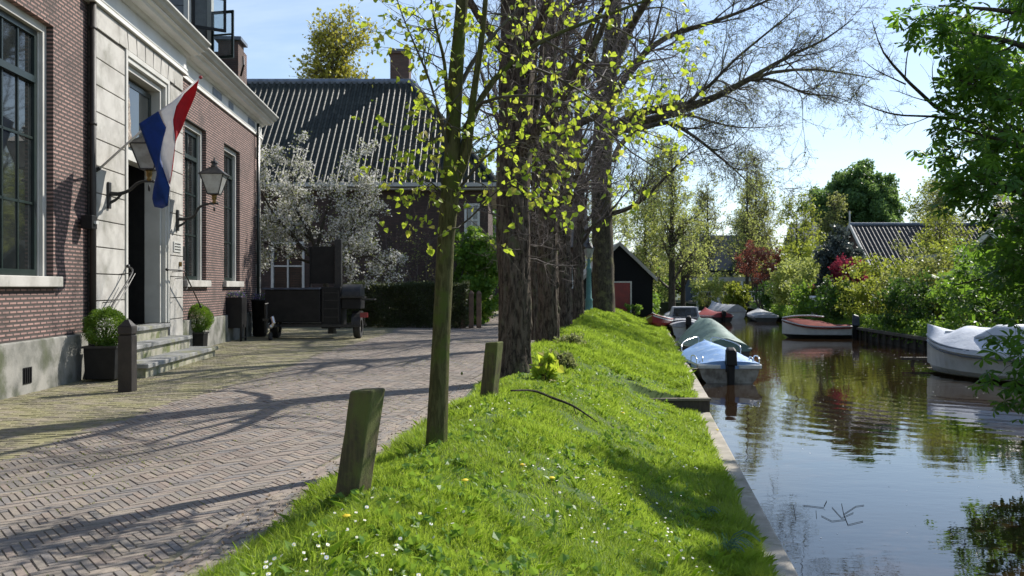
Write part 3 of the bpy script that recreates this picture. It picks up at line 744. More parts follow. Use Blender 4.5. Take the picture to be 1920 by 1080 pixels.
m, t, bb = nt('clear_glass'); bb.inputs['Base Color'].default_value = (.8,.85,.85,1); bb.inputs['Transmission Weight'].default_value = .9; bb.inputs['Roughness'].default_value = .02; bb.inputs['IOR'].default_value = 1.1; X['clear'] = m
casement(21.15, .06, math.radians(-62), .78, 1.55, 7.55, X['black'])
casement(22.9, .06, math.radians(-108), .62, 1.2, 7.25, X['darkgreen'])
b = MB(); hb(b, 21.1, 22.9, -.6, -.5, 7.0, 9.2); b.build('dormer_interior', X['glass'], house)

def window(d0, d1, zs, zh, cols=3, lights=(2.75,3.73), trans=4.6, name='window'):
    w = thing(name, None, None); w.parent = house
    W0, W1 = d0*S_, d1*S_
    q = MB()   # casing in the reveal
    for (a0,a1,z0,z1) in ((W0,W0+.13,zs,zh),(W1-.13,W1,zs,zh),(W0+.13,W1-.13,zh-.13,zh)):
        q.box(a0,a1,.10,.26,z0,z1)
    q.box(W0+.13,W0+.17,.15,.26,zs,zh-.13); q.box(W1-.17,W1-.13,.15,.26,zs,zh-.13)
    q.build('casing', X['cream'], w, bevel=.008)
    q = MB(); q.box(W0+.17,W1-.17,.17,.235,zs,zs+.10); q.box(W0+.17,W1-.17,.17,.235,zh-.22,zh-.13)
    q.box(W0+.17,W0+.25,.17,.235,zs+.1,zh-.22); q.box(W1-.25,W1-.17,.17,.235,zs+.1,zh-.22)
    q.box(W0+.25,W1-.25,.14,.235,trans-.05,trans+.05)
    for k in range(1, cols):
        c = W0+.25+(W1-W0-.5)*k/cols; q.box(c-.018,c+.018,.19,.232,zs+.1,trans-.05); q.box(c-.018,c+.018,.19,.232,trans+.05,zh-.22)
    for z in lights: q.box(W0+.25,W1-.25,.19,.231,z-.018,z+.018)
    q.build('sash', X['darkgreen'], w)
    q = MB(); q.box(W0+.25,W1-.25,.21,.222,zs+.1,zh-.22); q.build('pane', X['glass'], w)
    q = MB(); q.box(W0-.12,W1+.12,-.10,.25,zs-.16,zs-.002); q.build('sill', X['step'] if d0 > 99 else X['stone'], w, bevel=.012)
    return w
window(7.4, 9.3, ZS, ZH); window(*WIN[0], ZS, ZH)
window(*WIN[1], ZS, ZH-.1, 2); window(*WIN[2], ZS, ZH-.1, 2)
# curtains hinted behind the right hand windows are left dark; door
dr = thing('door', None, None); dr.parent = house
q = MB()
A0, A1, ZT = 16.62*S_, 19.22*S_, 5.87
for e, yy0, yy1 in ((0,-.13,.02),(.09,-.10,.10),(.2,-.02,.3)):
    w = .10
    q.box(A0+e,A0+e+w,yy0,yy1,.75,ZT-e); q.box(A1-e-w,A1-e,yy0,yy1,.75,ZT-e); q.box(A0+e+w,A1-e-w,yy0,yy1,ZT-e-w,ZT-e)
q.box(A0+.3,A1-.3,.05,.3,3.92,4.12)
q.build('door_frame', X['cream'], dr, bevel=.008)
q = MB(); q.box(A0+.3,A1-.3,.16,.2,4.12,4.2); q.box(A0+.3,A0+.42,.16,.2,4.2,5.5); q.box(A1-.42,A1-.3,.16,.2,4.2,5.5); q.box(A0+.42,A1-.42,.16,.2,5.4,5.5)
q.build('fanlight_frame', X['darkgreen'], dr)
q = MB(); q.box(A0+.42,A1-.42,.175,.185,4.2,5.4); q.build('fanlight_pane', X['glass'], dr)
# scrolled gilt ornament in the fanlight
q = MB(); cx = A0+.86
prof = [(.03,4.2),(.13,4.28),(.16,4.4),(.09,4.55),(.12,4.66),(.08,4.8),(.05,4.95),(.07,5.02),(.02,5.15),(.02,5.4)]
q.lathe([(r*.8, z) for r, z in prof], 10, (cx,.12,0), sy=.3); q.build('fanlight_ornament', M('gilt_ornament', (.5,.42,.33), (.12,.08,.06), .5, 25), dr)
q = MB(); q.box(A0+.3,A0+.36,.31,1.2,.77,3.9); q.build('door_leaf', X['darkgreen'], dr)
q = MB(); q.box(A1-.40,A1-.335,.62,1.45,.77,3.9); q.build('door_leaf', X['darkgreen'], dr)
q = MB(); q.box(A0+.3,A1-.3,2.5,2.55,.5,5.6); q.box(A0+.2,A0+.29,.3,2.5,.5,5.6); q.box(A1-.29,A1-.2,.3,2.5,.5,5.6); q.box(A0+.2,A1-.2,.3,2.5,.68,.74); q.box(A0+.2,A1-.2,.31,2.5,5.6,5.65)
q.build('hallway', X['black'], dr)  # black surfaces paint in the shade of the hall inside the open doorway
# fittings on the doorcase: number plate, letter plate
q = MB(); hb(q, 19.48, 20.0, ob+.001, ob+.02, 2.26, 2.48); q.build('name_plate', X['plaque'], house)
q = MB(); 
for r_ in range(3):
    for c_ in range(6): hb(q, 19.53+c_*.073, 19.58+c_*.073, ob+.021, ob+.024, 2.42-r_*.06, 2.445-r_*.06)
q.build('name_plate_lettering', X['black'], house)
q = MB(); hb(q, 20.3, 20.5, .001, .09, 2.1, 2.4); q.build('letter_box', X['black'], house)
q = MB(); hb(q, 19.9, 19.96, ob+.001, ob+.05, 1.95, 2.05); q.build('door_bell', X['brass'], house)

# handrails: iron, part of the stoop
steps = thing('front_steps', 'three worn bluestone steps up to the open front door with iron handrails', 'steps', (float(xf(0)), 0, 0), HA)
for i, (d0, d1, o1, z) in enumerate([(14.95,19.55,1.06,.22),(15.6,19.15,.62,.48),(16.3,18.75,.30,.75)]):
    q = MB(); hb(q, d0, d1, .08 if i < 2 else -.1, o1, z-.075, z); q.build('tread', X['step'], steps, bevel=.012)
    q = MB(); hb(q, d0+.05, d1-.05, .13, o1-.06, z-.3 if i == 0 else z-.27, z-.076); q.build('riser', X['riser'], steps)
def rail(pts):
    q = MB(); q.tube(pts, .016, 8, K=18)
    for p_ in (pts[0], pts[-1]): q.ball(p_, .035, 6)
    for p_ in pts[1:-1]: q.tube([p_, (p_[0], .0, p_[2]-.03)], .009, 6)
    q.build('handrail', X['blackmetal'], steps, smooth=True)
rail([(15.25*S_,-.30,1.06),(15.5*S_,-.32,1.25),(16.3*S_,-.34,1.75),(16.62*S_,-.16,1.88)])
q = MB(); q.tube([(15.32*S_,-.30,1.0),(15.9*S_,-.32,1.36),(16.45*S_,-.34,1.74)], .01, 6, K=12); q.build('handrail_stay', X['blackmetal'], steps)
rail([(18.8*S_,-.20,1.86),(19.4*S_,-.36,1.84),(19.6*S_,-.38,1.7),(20.75*S_,-.36,1.05)])
q = MB(); q.tube([(19.35*S_,-.37,1.8),(19.4*S_,-.38,1.5),(19.6*S_,-.37,1.45),(19.72*S_,-.37,1.6)], .008, 6, K=12); q.build('handrail_stay', X['blackmetal'], steps)

# alarm box by the drainpipe
a_ = thing('wall_floodlight', 'small black floodlight box mounted on the wall beside the drainpipe', 'floodlight', (float(xf(14.85))+.02, 14.85, 2.55), HA)
q = MB(); q.box(-.12,.10,-.22,-.04,-.10,.12); q.build('housing', X['black'], a_, bevel=.01)
q = MB(); q.box(-.05,.05,-.26,-.221,-.02,.03); q.build('lens', X['plaque'], a_)
q = MB(); q.box(-.03,.03,-.04,0,-.04,.04); q.build('bracket', X['black'], a_)

# ---- wall lanterns
def lantern(name, label, d, z_root, reach, zl, tilt=0):
    e = .12 if 15.2 < d < 20.2 else 0
    t_ = thing(name, label, 'wall lantern', (float(xf(d))+e*.9975, d, z_root), HA, 'lanterns beside the front door')
    q = MB(); q.box(-.055,.055,-.045,0,-.26,.20); q.build('wall_plate', X['blackmetal'], t_, bevel=.012)
    dz = zl-z_root
    q = MB(); q.tube([(0,-.03,0),(0,-.20,.0),(0,-.36,.06),(0,-.48,dz*.75),(0,-reach*.84,dz*.98),(0,-reach-.06,dz)], [.042,.034,.03,.028,.024,.02], 8, K=20)
    q.tube([(0,-.03,-.16),(0,-.14,-.10),(0,-.24,.0)], [.03,.025,.018], 8, K=10)
    q.ball((0,-reach,dz-.12), (.022,.022,.06), 6); q.ball((0,-reach-.07,dz), .028, 6)
    q.build('bracket_arm', X['blackmetal'], t_, smooth=True)
    c = (0,-reach,dz)
    q = MB(); q.lathe([(.022,0),(.05,.03),(.03,.06),(.055,.10),(.05,.15),(.075,.205),(.02,.21)], 12, c); q.build('gallery', X['brass'], t_, smooth=True)
    b0, b1, zz0, zz1 = .12, .245, .215, .62
    fr = MB(); gl = MB()
    for sx, sy in ((1,1),(1,-1),(-1,1),(-1,-1)):
        fr.tube([(c[0]+sx*b0,c[1]+sy*b0,c[2]+zz0),(c[0]+sx*b1,c[1]+sy*b1,c[2]+zz1)], .012, 6)
    fr.box(c[0]-b0-.01,c[0]+b0+.01,c[1]-b0-.01,c[1]+b0+.01,c[2]+zz0-.02,c[2]+zz0)
    fr.hexa([(c[0]+sx*(b1+.03),c[1]+sy*(b1+.03),c[2]+zz1) for sx, sy in ((-1,-1),(1,-1),(1,1),(-1,1))], [(c[0]+sx*(b1+.03),c[1]+sy*(b1+.03),c[2]+zz1+.018) for sx, sy in ((-1,-1),(1,-1),(1,1),(-1,1))])
    fr.build('lantern_frame', X['blackmetal'], t_)
    cs = ((-1,-1),(1,-1),(1,1),(-1,1))
    gl.add([(c[0]+sx*b0*.97,c[1]+sy*b0*.97,c[2]+zz0) for sx, sy in cs]+[(c[0]+sx*b1*.97,c[1]+sy*b1*.97,c[2]+zz1) for sx, sy in cs], [(0,1,5,4),(1,2,6,5),(2,3,7,6),(3,0,4,7)])
    gl.build('lantern_glass', X['glass_lamp'], t_)
    rf = MB(); z1 = c[2]+zz1+.018
    pts0 = [(c[0]+sx*(b1+.03),c[1]+sy*(b1+.03),z1) for sx, sy in cs]; pts1 = [(c[0]+sx*.085,c[1]+sy*.085,z1+.15) for sx, sy in cs]
    rf.hexa(pts0, pts1); rf.lathe([(.075,.0),(.08,.02),(.065,.03),(.06,.09),(.085,.10),(.075,.13),(.02,.16),(.012,.22),(.002,.24)], 12, (c[0],c[1],z1+.15))
    rf.build('lantern_roof', X['blackmetal'], t_)
    return t_
lantern('wall_lantern', 'black four sided wall lantern partly hidden by the hanging flag, nearer the drainpipe', 15.75, 3.12, .70, 3.34)
lantern('wall_lantern', 'black four sided wall lantern in plain view between the doorway and the next window', 19.75, 2.98, .80, 3.32)

# ---- flag on a slanting pole, brick wall foot at (160,325) to tip (375,145)
pf = at(156, 326, 15.25); pf[0] = float(xf(15.25))+.07
ptip = np.array([pf[0]+1.55, 0, 0]); 
dt = 15.5; ptip = at(376, 145, dt)
fl = thing('flagpole', 'slim white flagpole slanting out from the house wall over the doorway', 'flagpole', tuple(pf))
q = MB(); q.tube([(0,0,0), tuple(ptip-pf)], [.022,.014], 8); q.build('pole', X['white'], fl, smooth=True)
q = MB(); q.ball(tuple(ptip-pf), .032, 6); q.build('finial', X['hullred'], fl)
q = MB(); q.tube([(-.08,-.01,-.02),(.1,.004,.1)], .035, 8); q.build('wall_socket', X['blackmetal'], fl)
# flag cloth: three stripes parallel to the pole, hoist along the pole, hanging in folds
def fp(px, py, d): return at(px, py, d)
# each stripe as strips between pixel outlines (top edge -> bottom edge), given depth undulation
rows_ = 26
def poly_at(tab, s):
    tab = np.array(tab, float); u = np.linspace(0, 1, len(tab)); return np.array([np.interp(s, u, tab[:, k]) for k in range(tab.shape[1])])
edge_a = [(373,149),(366,180),(352,212),(340,243),(330,262),(326,285),(322,318),(318,345),(313,362)]       # outer red selvedge then folds over
edge_b = [(345,176),(330,200),(324,226),(327,250),(329,262),(327,288),(323,322),(319,348),(312,366)]       # red / white seam
edge_c = [(297,208),(305,228),(312,240),(306,260),(300,290),(306,315),(313,335),(319,350),(316,385)]       # white / blue seam
edge_d = [(260,232),(271,262),(280,287),(290,312),(294,325),(288,350),(285,372),(289,388),(304,391)]       # blue selvedge
cloth = []
def strip_cloth(e0, e1, mat, name, nd, ph):
    V = []; ncol = 9
    for i in range(rows_):
        s = i/(rows_-1); a = poly_at(e0, s); b_ = poly_at(e1, s)
        for k in range(ncol):
            u = k/(ncol-1); p = a+(b_-a)*u
            dd = 15.30+.07*math.sin(7*s+ph+u*2.2)*(.3+s)+.05*math.sin(u*5+ph*2)*s-.1*s
            V.append(at(p[0], p[1], dd))
    i = (np.arange(rows_-1)[:, None]*ncol+np.arange(ncol-1)[None]).reshape(-1)
    o = link_mesh(name, V, [(np.stack([i, i+1, i+ncol+1, i+ncol], -1), 0)], mat, None, True); o.parent = flag
    so = o.modifiers.new('thick', 'SOLIDIFY'); so.thickness = .003
    return o
flag = thing('flag', 'red, white and blue striped flag hanging limp from the slanting white pole', 'flag', (0,0,0))
strip_cloth(edge_a, edge_b, X['flag_red'], 'red_stripe', 0, 0.0)
strip_cloth(edge_b, edge_c, X['flag_white'], 'white_stripe', 0, 2.2)
strip_cloth(edge_c, edge_d, X['flag_blue'], 'blue_stripe', 0, 4.4)
# ================================================================== trees
def bark_trunk(mb, path, radii, n=40, K=60, rough=.06, seed=0, flare=.35, ribs=9):
    rng = np.random.default_rng(seed)
    P = smooth_path(np.array(path), K); R = np.interp(np.linspace(0,1,K), np.linspace(0,1,len(radii)), radii)
    a = np.arange(n)*2*PI/n
    ph = rng.uniform(0, 6.28, 8)
    zz = P[:, 2:3]-P[0, 2]
    rr = 1+rough*(.5*np.sin(ribs*a[None]+1.3*np.sin(zz*1.1+ph[0])+ph[1])+.4*np.sin((ribs+6)*a[None]+2*np.sin(zz*1.7+ph[2])+ph[3])+.5*np.sin(3*a[None]+zz*.8+ph[4])+.35*np.sin(zz*5+2*a[None]+ph[5]))
    rr = rr+rng.normal(scale=rough*.16, size=rr.shape)
    rr = rr*(1+flare*np.exp(-zz/.22)*(1+.4*np.sin(4*a[None]+ph[6])))
    v = P[:, None]+np.stack([np.cos(a)[None]*rr*R[:, None], np.sin(a)[None]*rr*R[:, None], np.zeros_like(rr)], -1)
    k = np.arange(n)[None]; k2 = (k+1) % n; i = np.arange(K-1)[:, None]*n
    mb.addarr(v.reshape(-1, 3), np.stack([i+k, i+k2, i+n+k2, i+n+k], -1).reshape(-1, 4))
    return P, R

def finish_tree(t, trunk, tm, br, bm, lf=None, lm=None, base=(0,0,0), lname='foliage'):
    """trunk/br/lf are MBs in world coordinates"""
    off = np.array(base)
    for mb, nm, mt_, sm in ((trunk, 'trunk', tm, True), (br, 'branches', bm, True), (lf, lname, lm, False)):
        if mb is None or not mb.v: continue
        mb.v = [a-off for a in mb.v]; mb.build(nm, mt_, t, smooth=sm)

def addt(mb, PR, S, m=0):
    v, f = tubes(PR[0], PR[1], S); mb.addarr(v, f, m)

# --- the row of old limes
def lime(base, r, name_label, seed, height=13, shoots=46, full=True, zsh=2.7, rmul=(1, .9, .86, .8, .6), lean=0, thick=1.0):
    rng = np.random.default_rng(seed); x, y, z = base
    t = thing('lime_tree', name_label, 'tree', base, group='old trees in a row on the bank')
    tr = MB(); path = [(x,y,z-.15),(x+.02+lean*.1,y,z+1.2),(x+lean*.3,y+.03,z+2.8),(x+.05+lean*.5,y-.02,z+5),(x+lean,y,z+8.5)]
    P, R = bark_trunk(tr, path, [r*q for q in rmul], n=64, K=110, rough=.085, seed=seed, flare=.55)
    # burrs low on the trunk
    for i in range(9):
        a = rng.uniform(-1.2, 1.2); zz = rng.uniform(.3, 4.5); q = r*.95
        tr.ball((x+math.cos(a)*q, y-abs(math.sin(a))*q*.6, z+zz), (rng.uniform(.03,.07), rng.uniform(.03,.07), rng.uniform(.05,.14)), 6)
    TP, TR = P[None], R[None]
    B = MB()
    L1 = kids(TP, TR, 14, 4.6, (30, 60), (0,0,.12), .14, 9, rf=.36, t0=.5, rng=rng, shrink=.1, rmax=.09, side=(.8,0,0), sidew=.6)
    addt(tr, L1, 9)
    L2 = kids(*L1, 7, 2.4, (30, 60), (0,0,.05), .2, 7, rf=.55, rng=rng); addt(B, L2, 5)
    L3 = kids(*L2, 6 if full else 4, 1.1, (25, 65), (0,0,.03), .25, 5, rf=.5, rng=rng, rmin=.004*thick); addt(B, L3, 4)
    L4 = kids(*L3, 5 if full else 3, .5, (25, 65), (0,0,.03), .25, 4, rf=.6, rng=rng, rmin=.0028*thick); addt(B, L4, 3)
    # water shoots out of the burrs
    if shoots:
        S1 = kids(TP, TR, int(shoots*.55), 1.1, (55, 100), (0,0,.10), .2, 7, rf=.07, t0=zsh/8.5, t1=.95, rng=rng, rmin=.007, rmax=.016, shrink=-.1, side=(.9,-.3,0), sidew=1.0)
        S1[0][:, 0, :] = S1[0][:, 0, :]+norm((S1[0][:, 1, :]-S1[0][:, 0, :]))*.1
        addt(B, S1, 4)
        S2 = kids(*S1, 7, .7, (30, 75), (0,0,.04), .32, 5, rf=.7, rng=rng, rmin=.004); addt(B, S2, 3)
        S3 = kids(*S2, 5, .40, (30, 75), (0,0,.03), .3, 4, rf=.8, rng=rng, rmin=.0028); addt(B, S3, 3)
    finish_tree(t, tr, X['bark_lime'], B, X['twig'], base=base)
def on_bank(px, d):
    x = (px-960)/F*d; return (x, d, float(z_verge(x, d)))
lime(on_bank(963, 14.4), .262, 'thick deeply furrowed old tree, nearest big trunk of the row, behind the leaning post', 1, shoots=70, zsh=2.9, rmul=(1,.93,.98,1.0,.62))
lime(on_bank(1027, 22.2), .275, 'second furrowed trunk of the old row, just beyond the white flowering clump', 2, shoots=44, zsh=3.9)
lime(on_bank(1058, 29), .235, 'third trunk of the old row, slimmer and half hidden behind the second', 3, shoots=34, zsh=4.4, full=False, thick=1.5)
lime(on_bank(1084, 35.5), .23, 'fourth trunk of the old row, dark and close beside the green lamp post', 4, shoots=28, zsh=5.0, full=False, thick=1.6)
lime((.62, 26.0, 0), .13, 'slim trunk on the road side glimpsed between the two nearest big trunks', 5, shoots=14, full=False, thick=1.5)

# --- big plane-like tree with the long limb over the canal
rng = np.random.default_rng(21)
D5 = 40.0; bx, by, bz = on_bank(1132, D5)
t = thing('spreading_tree', 'tall tree ending the row, its long bare boughs arching over the canal', 'tree', (bx,by,bz), group='old trees in a row on the bank')
tr = MB(); path = [(bx,by,bz-.2), tuple(at(1130,480,D5)), tuple(at(1128,330,D5)), tuple(at(1135,190,D5)), tuple(at(1150,40,D5)), tuple(at(1160,-160,D5))]
P, R = bark_trunk(tr, path, [.50,.45,.44,.42,.34,.2], n=40, K=70, rough=.05, seed=6, flare=.12)
def lp(tab, radii): return ([tuple(at(*q)) for q in tab], radii)
LM = limbs([
  lp([(1135,250,40),(1190,215,39.6),(1260,200,39),(1320,190,38.5),(1400,150,38),(1480,105,37.5),(1545,75,37),(1600,35,36.5)], [.22,.19,.15,.12,.08,.045,.02]),
  lp([(1140,255,40),(1200,228,40.3),(1280,208,41),(1350,180,42),(1430,140,42.5),(1520,130,43),(1600,140,43.5),(1650,150,44)], [.20,.17,.13,.10,.07,.04,.015]),
  lp([(1140,200,40),(1190,120,40),(1250,70,39),(1340,40,38),(1430,5,38),(1520,-40,37)], [.2,.16,.12,.08,.05,.02]),
  lp([(1145,150,40),(1180,60,41),(1230,-10,42),(1320,-60,43),(1420,-110,44)], [.2,.15,.1,.07,.03]),
  lp([(1140,240,40),(1190,245,38),(1250,230,36.5),(1300,255,35.5),(1350,295,35),(1385,325,34.6),(1420,360,34.3)], [.14,.11,.085,.065,.045,.03,.012]),
  lp([(1150,400,40),(1180,390,39),(1210,370,38),(1250,330,37),(1290,290,36),(1330,270,35.5)], [.11,.09,.07,.05,.03,.012]),
  lp([(1150,300,40),(1165,270,41),(1210,235,42),(1280,215,43),(1340,230,44),(1400,240,45),(1470,235,46)], [.14,.12,.09,.07,.05,.03,.012]),
  lp([(1135,180,40),(1100,90,41),(1040,20,41),(960,-40,42)], [.2,.14,.08,.03]),
  lp([(1135,230,40),(1110,170,39),(1080,110,38),(1040,60,37)], [.14,.1,.07,.02]),
  lp([(1150,100,40),(1200,20,37),(1260,-60,34),(1360,-120,32)], [.18,.13,.08,.03]),
  lp([(1280,200,38.8),(1330,160,38),(1380,110,37.4),(1440,60,37),(1500,10,36.5)], [.09,.07,.055,.04,.015]),
  lp([(1400,150,38),(1450,150,37.5),(1510,175,37),(1560,180,36.5),(1600,195,36)], [.07,.055,.04,.025,.01]),
], 16)
addt(tr, LM, 10)
B = MB()
A1 = kids(*LM, 15, 3.0, (25, 60), (0,0,.03), .16, 8, rf=.5, t0=.12, rng=rng, shrink=.35, rmax=.05); addt(B, A1, 6)
A2 = kids(*A1, 7, 1.6, (25, 60), (0,0,-.02), .22, 6, rf=.55, rng=rng, rmin=.009); addt(B, A2, 4)
A3 = kids(*A2, 6, .85, (25, 70), (0,0,-.06), .28, 5, rf=.6, rng=rng, rmin=.007); addt(B, A3, 3)
A3b = kids(A3[0], A3[1], 2, .42, (25, 70), (0,0,-.1), .28, 4, rf=.7, rng=rng, rmin=.0055); addt(B, A3b, 3)
lf = MB(); pp, dd = tips(A3[0][::2], 2, rng); v, f = leaf_arr(pp, .07, rng, dirs=dd); lf.addarr(v, f)
finish_tree(t, tr, X['bark_plane'], B, X['twig_olive'], lf, X['leaf_olive'], (bx,by,bz))

# --- sapling in front
rng = np.random.default_rng(31)
t = thing('young_lime_tree', 'slender young tree with yellow green leaves between the two leaning posts', 'tree', (0,0,0))
DS = 7.75; b0 = at(818, 835, DS); b0[2] = float(z_verge(b0[0], DS))-.05
tr = MB(); tp = [tuple(b0)]+[tuple(at(px, py, DS)) for px, py in ((824,700),(831,560),(836,450),(845,350),(849,250),(853,160),(860,70),(866,0),(872,-120),(880,-330),(884,-560))]
P, R = bark_trunk(tr, tp, [.088,.080,.075,.072,.084,.062,.066,.055,.052,.045,.035,.015], n=28, K=110, rough=.055, seed=9, flare=.12, ribs=3)
LM = limbs([
  lp([(853,345,7.75),(876,285,7.7),(884,210,7.65),(892,150,7.6),(905,60,7.55),(915,-60,7.5),(930,-260,7.4)], [.042,.036,.03,.026,.02,.008]),
  lp([(855,330,7.75),(880,240,7.8),(905,180,7.9),(950,125,8.0),(1020,75,8.1),(1110,38,8.2),(1200,5,8.3),(1290,-30,8.3)], [.036,.032,.028,.024,.019,.015,.012,.006]),
  lp([(848,250,7.75),(838,170,7.6),(832,110,7.5),(815,40,7.4),(800,-60,7.3)], [.02,.017,.014,.01,.005]),
  lp([(846,300,7.75),(825,220,7.6),(805,150,7.5),(780,90,7.4),(755,30,7.3),(735,-30,7.2)], [.015,.013,.011,.009,.006,.004]),
  lp([(870,240,7.8),(900,195,7.6),(960,180,7.4),(1040,185,7.3),(1120,230,7.2),(1190,290,7.1),(1260,330,7.1)], [.016,.014,.012,.010,.008,.006,.004]),
  lp([(960,125,8.0),(1010,130,8.2),(1070,160,8.4),(1130,200,8.6),(1190,240,8.7),(1260,265,8.8)], [.015,.012,.01,.008,.006,.003]),
  lp([(856,360,7.75),(880,330,7.6),(915,290,7.5),(960,265,7.4),(1000,280,7.3),(1030,330,7.3)], [.013,.011,.009,.007,.005,.003]),
  lp([(842,380,7.75),(822,355,7.7),(805,340,7.6),(785,335,7.5)], [.009,.007,.005,.003]),
  lp([(850,430,7.75),(880,410,7.6),(930,360,7.5),(970,340,7.4),(1010,390,7.3)], [.008,.007,.006,.005,.003]),
  lp([(858,170,7.75),(890,110,7.9),(930,60,8.0),(980,10,8.2),(1050,-50,8.4)], [.022,.018,.014,.01,.005]),
  lp([(1020,75,8.1),(1080,110,8.0),(1140,150,7.9),(1190,170,7.8)], [.012,.01,.007,.003]),
  lp([(1110,38,8.2),(1170,60,8.1),(1230,100,8.0),(1270,150,7.9)], [.010,.008,.006,.003]),
  lp([(850,200,7.75),(825,250,7.5),(800,265,7.4),(775,240,7.3)], [.010,.008,.006,.003]),
  lp([(868,-80,7.75),(900,-200,7.5),(960,-330,7.2),(1040,-420,7)], [.03,.022,.014,.006]),
  lp([(866,-40,7.75),(820,-150,7.9),(740,-260,8.2),(640,-330,8.5)], [.03,.022,.014,.006]),
], 12)
addt(tr, (LM[0][:3], LM[1][:3]), 8); B = MB(); addt(B, (LM[0][3:], LM[1][3:]), 6)
# a few knots
for (px, py, s) in ((858,395,.02),(830,440,.022),(822,720,.012),(866,700,.01)):
    c = at(px, py, DS-.03); tr.ball(tuple(c), (s, s*.8, s*1.4), 6)
A1 = kids(*LM, 14, .78, (30, 80), (0,0,-.03), .18, 6, rf=.55, t0=.12, rng=rng, rmin=.0028, rmax=.006); addt(B, A1, 4)
A2 = kids(*A1, 3, .36, (30, 70), (0,0,-.08), .22, 5, rf=.7, rng=rng, rmin=.0018); addt(B, A2, 3)
lf = MB()
for src, nn in ((A2, 3), (A1, 3), ((LM[0][3:], LM[1][3:]), 5)):
    pp, dd = tips(src[0], nn, rng, .35)
    pp = np.repeat(pp, 1, 0)+rng.normal(scale=.012, size=pp.shape)
    v, f = leaf_arr(pp, .040, rng, LEAF_HEART, up=.2, droop=.5, jit=.5, dirs=dd*.5); lf.addarr(v, f)
finish_tree(t, tr, X['bark_sap'], B, X['twig_olive'], lf, X['leaf_lime'])

# --- generic trees and shrubs
def gtree(name, label, cat, base, h, rad, seed, tm, bm, lm, lsize, nl=3, levels=(9,6,4), trunk_r=.15, t0=.3, up=.1, droop=0, twig=.006, lean=(0,0), leafname='foliage', spread=(30,65), group=None, shape=LEAF_Q, wig=.2, jitter=.0, hollow=None):
    rng = np.random.default_rng(seed); x, y, z = base
    t = thing(name, label, cat, tuple(base), group=group)
    tr = MB(); path = [(x,y,z-.2),(x+lean[0]*.3,y+lean[1]*.3,z+h*.3),(x+lean[0]*.7,y+lean[1]*.7,z+h*.6),(x+lean[0],y+lean[1],z+h*.97)]
    P, R = bark_trunk(tr, path, [trunk_r, trunk_r*.8, trunk_r*.5, trunk_r*.12], n=14, K=24, rough=.04, seed=seed, flare=.2)
    B = MB()
    A1 = kids(P[None], R[None], levels[0], rad*1.05, spread, (0,0,up), wig*.7, 7, rf=.5, t0=t0, rng=rng, shrink=.45, rmax=trunk_r*.45); addt(B, A1, 5)
    A2 = kids(*A1, levels[1], rad*.5, (25, 65), (0,0,up*.5-droop*.3), wig, 6, rf=.55, rng=rng, rmin=twig*1.3); addt(B, A2, 4)
    A3 = kids(*A2, levels[2], rad*.26, (25, 70), (0,0,-droop), wig*1.2, 5, rf=.6, rng=rng, rmin=twig); addt(B, A3, 3)
    lf = None
    if lm is not None and nl:
        lf = MB(); pp, dd = tips(A3[0], nl, rng, .2); pp = pp+rng.normal(scale=lsize*.8+jitter, size=pp.shape)
        v, f = leaf_arr(pp, lsize, rng, shape, up=.4, jit=.5, dirs=dd*.4); lf.addarr(v, f)
    finish_tree(t, tr, tm, B, bm, lf, lm, base, leafname); return t

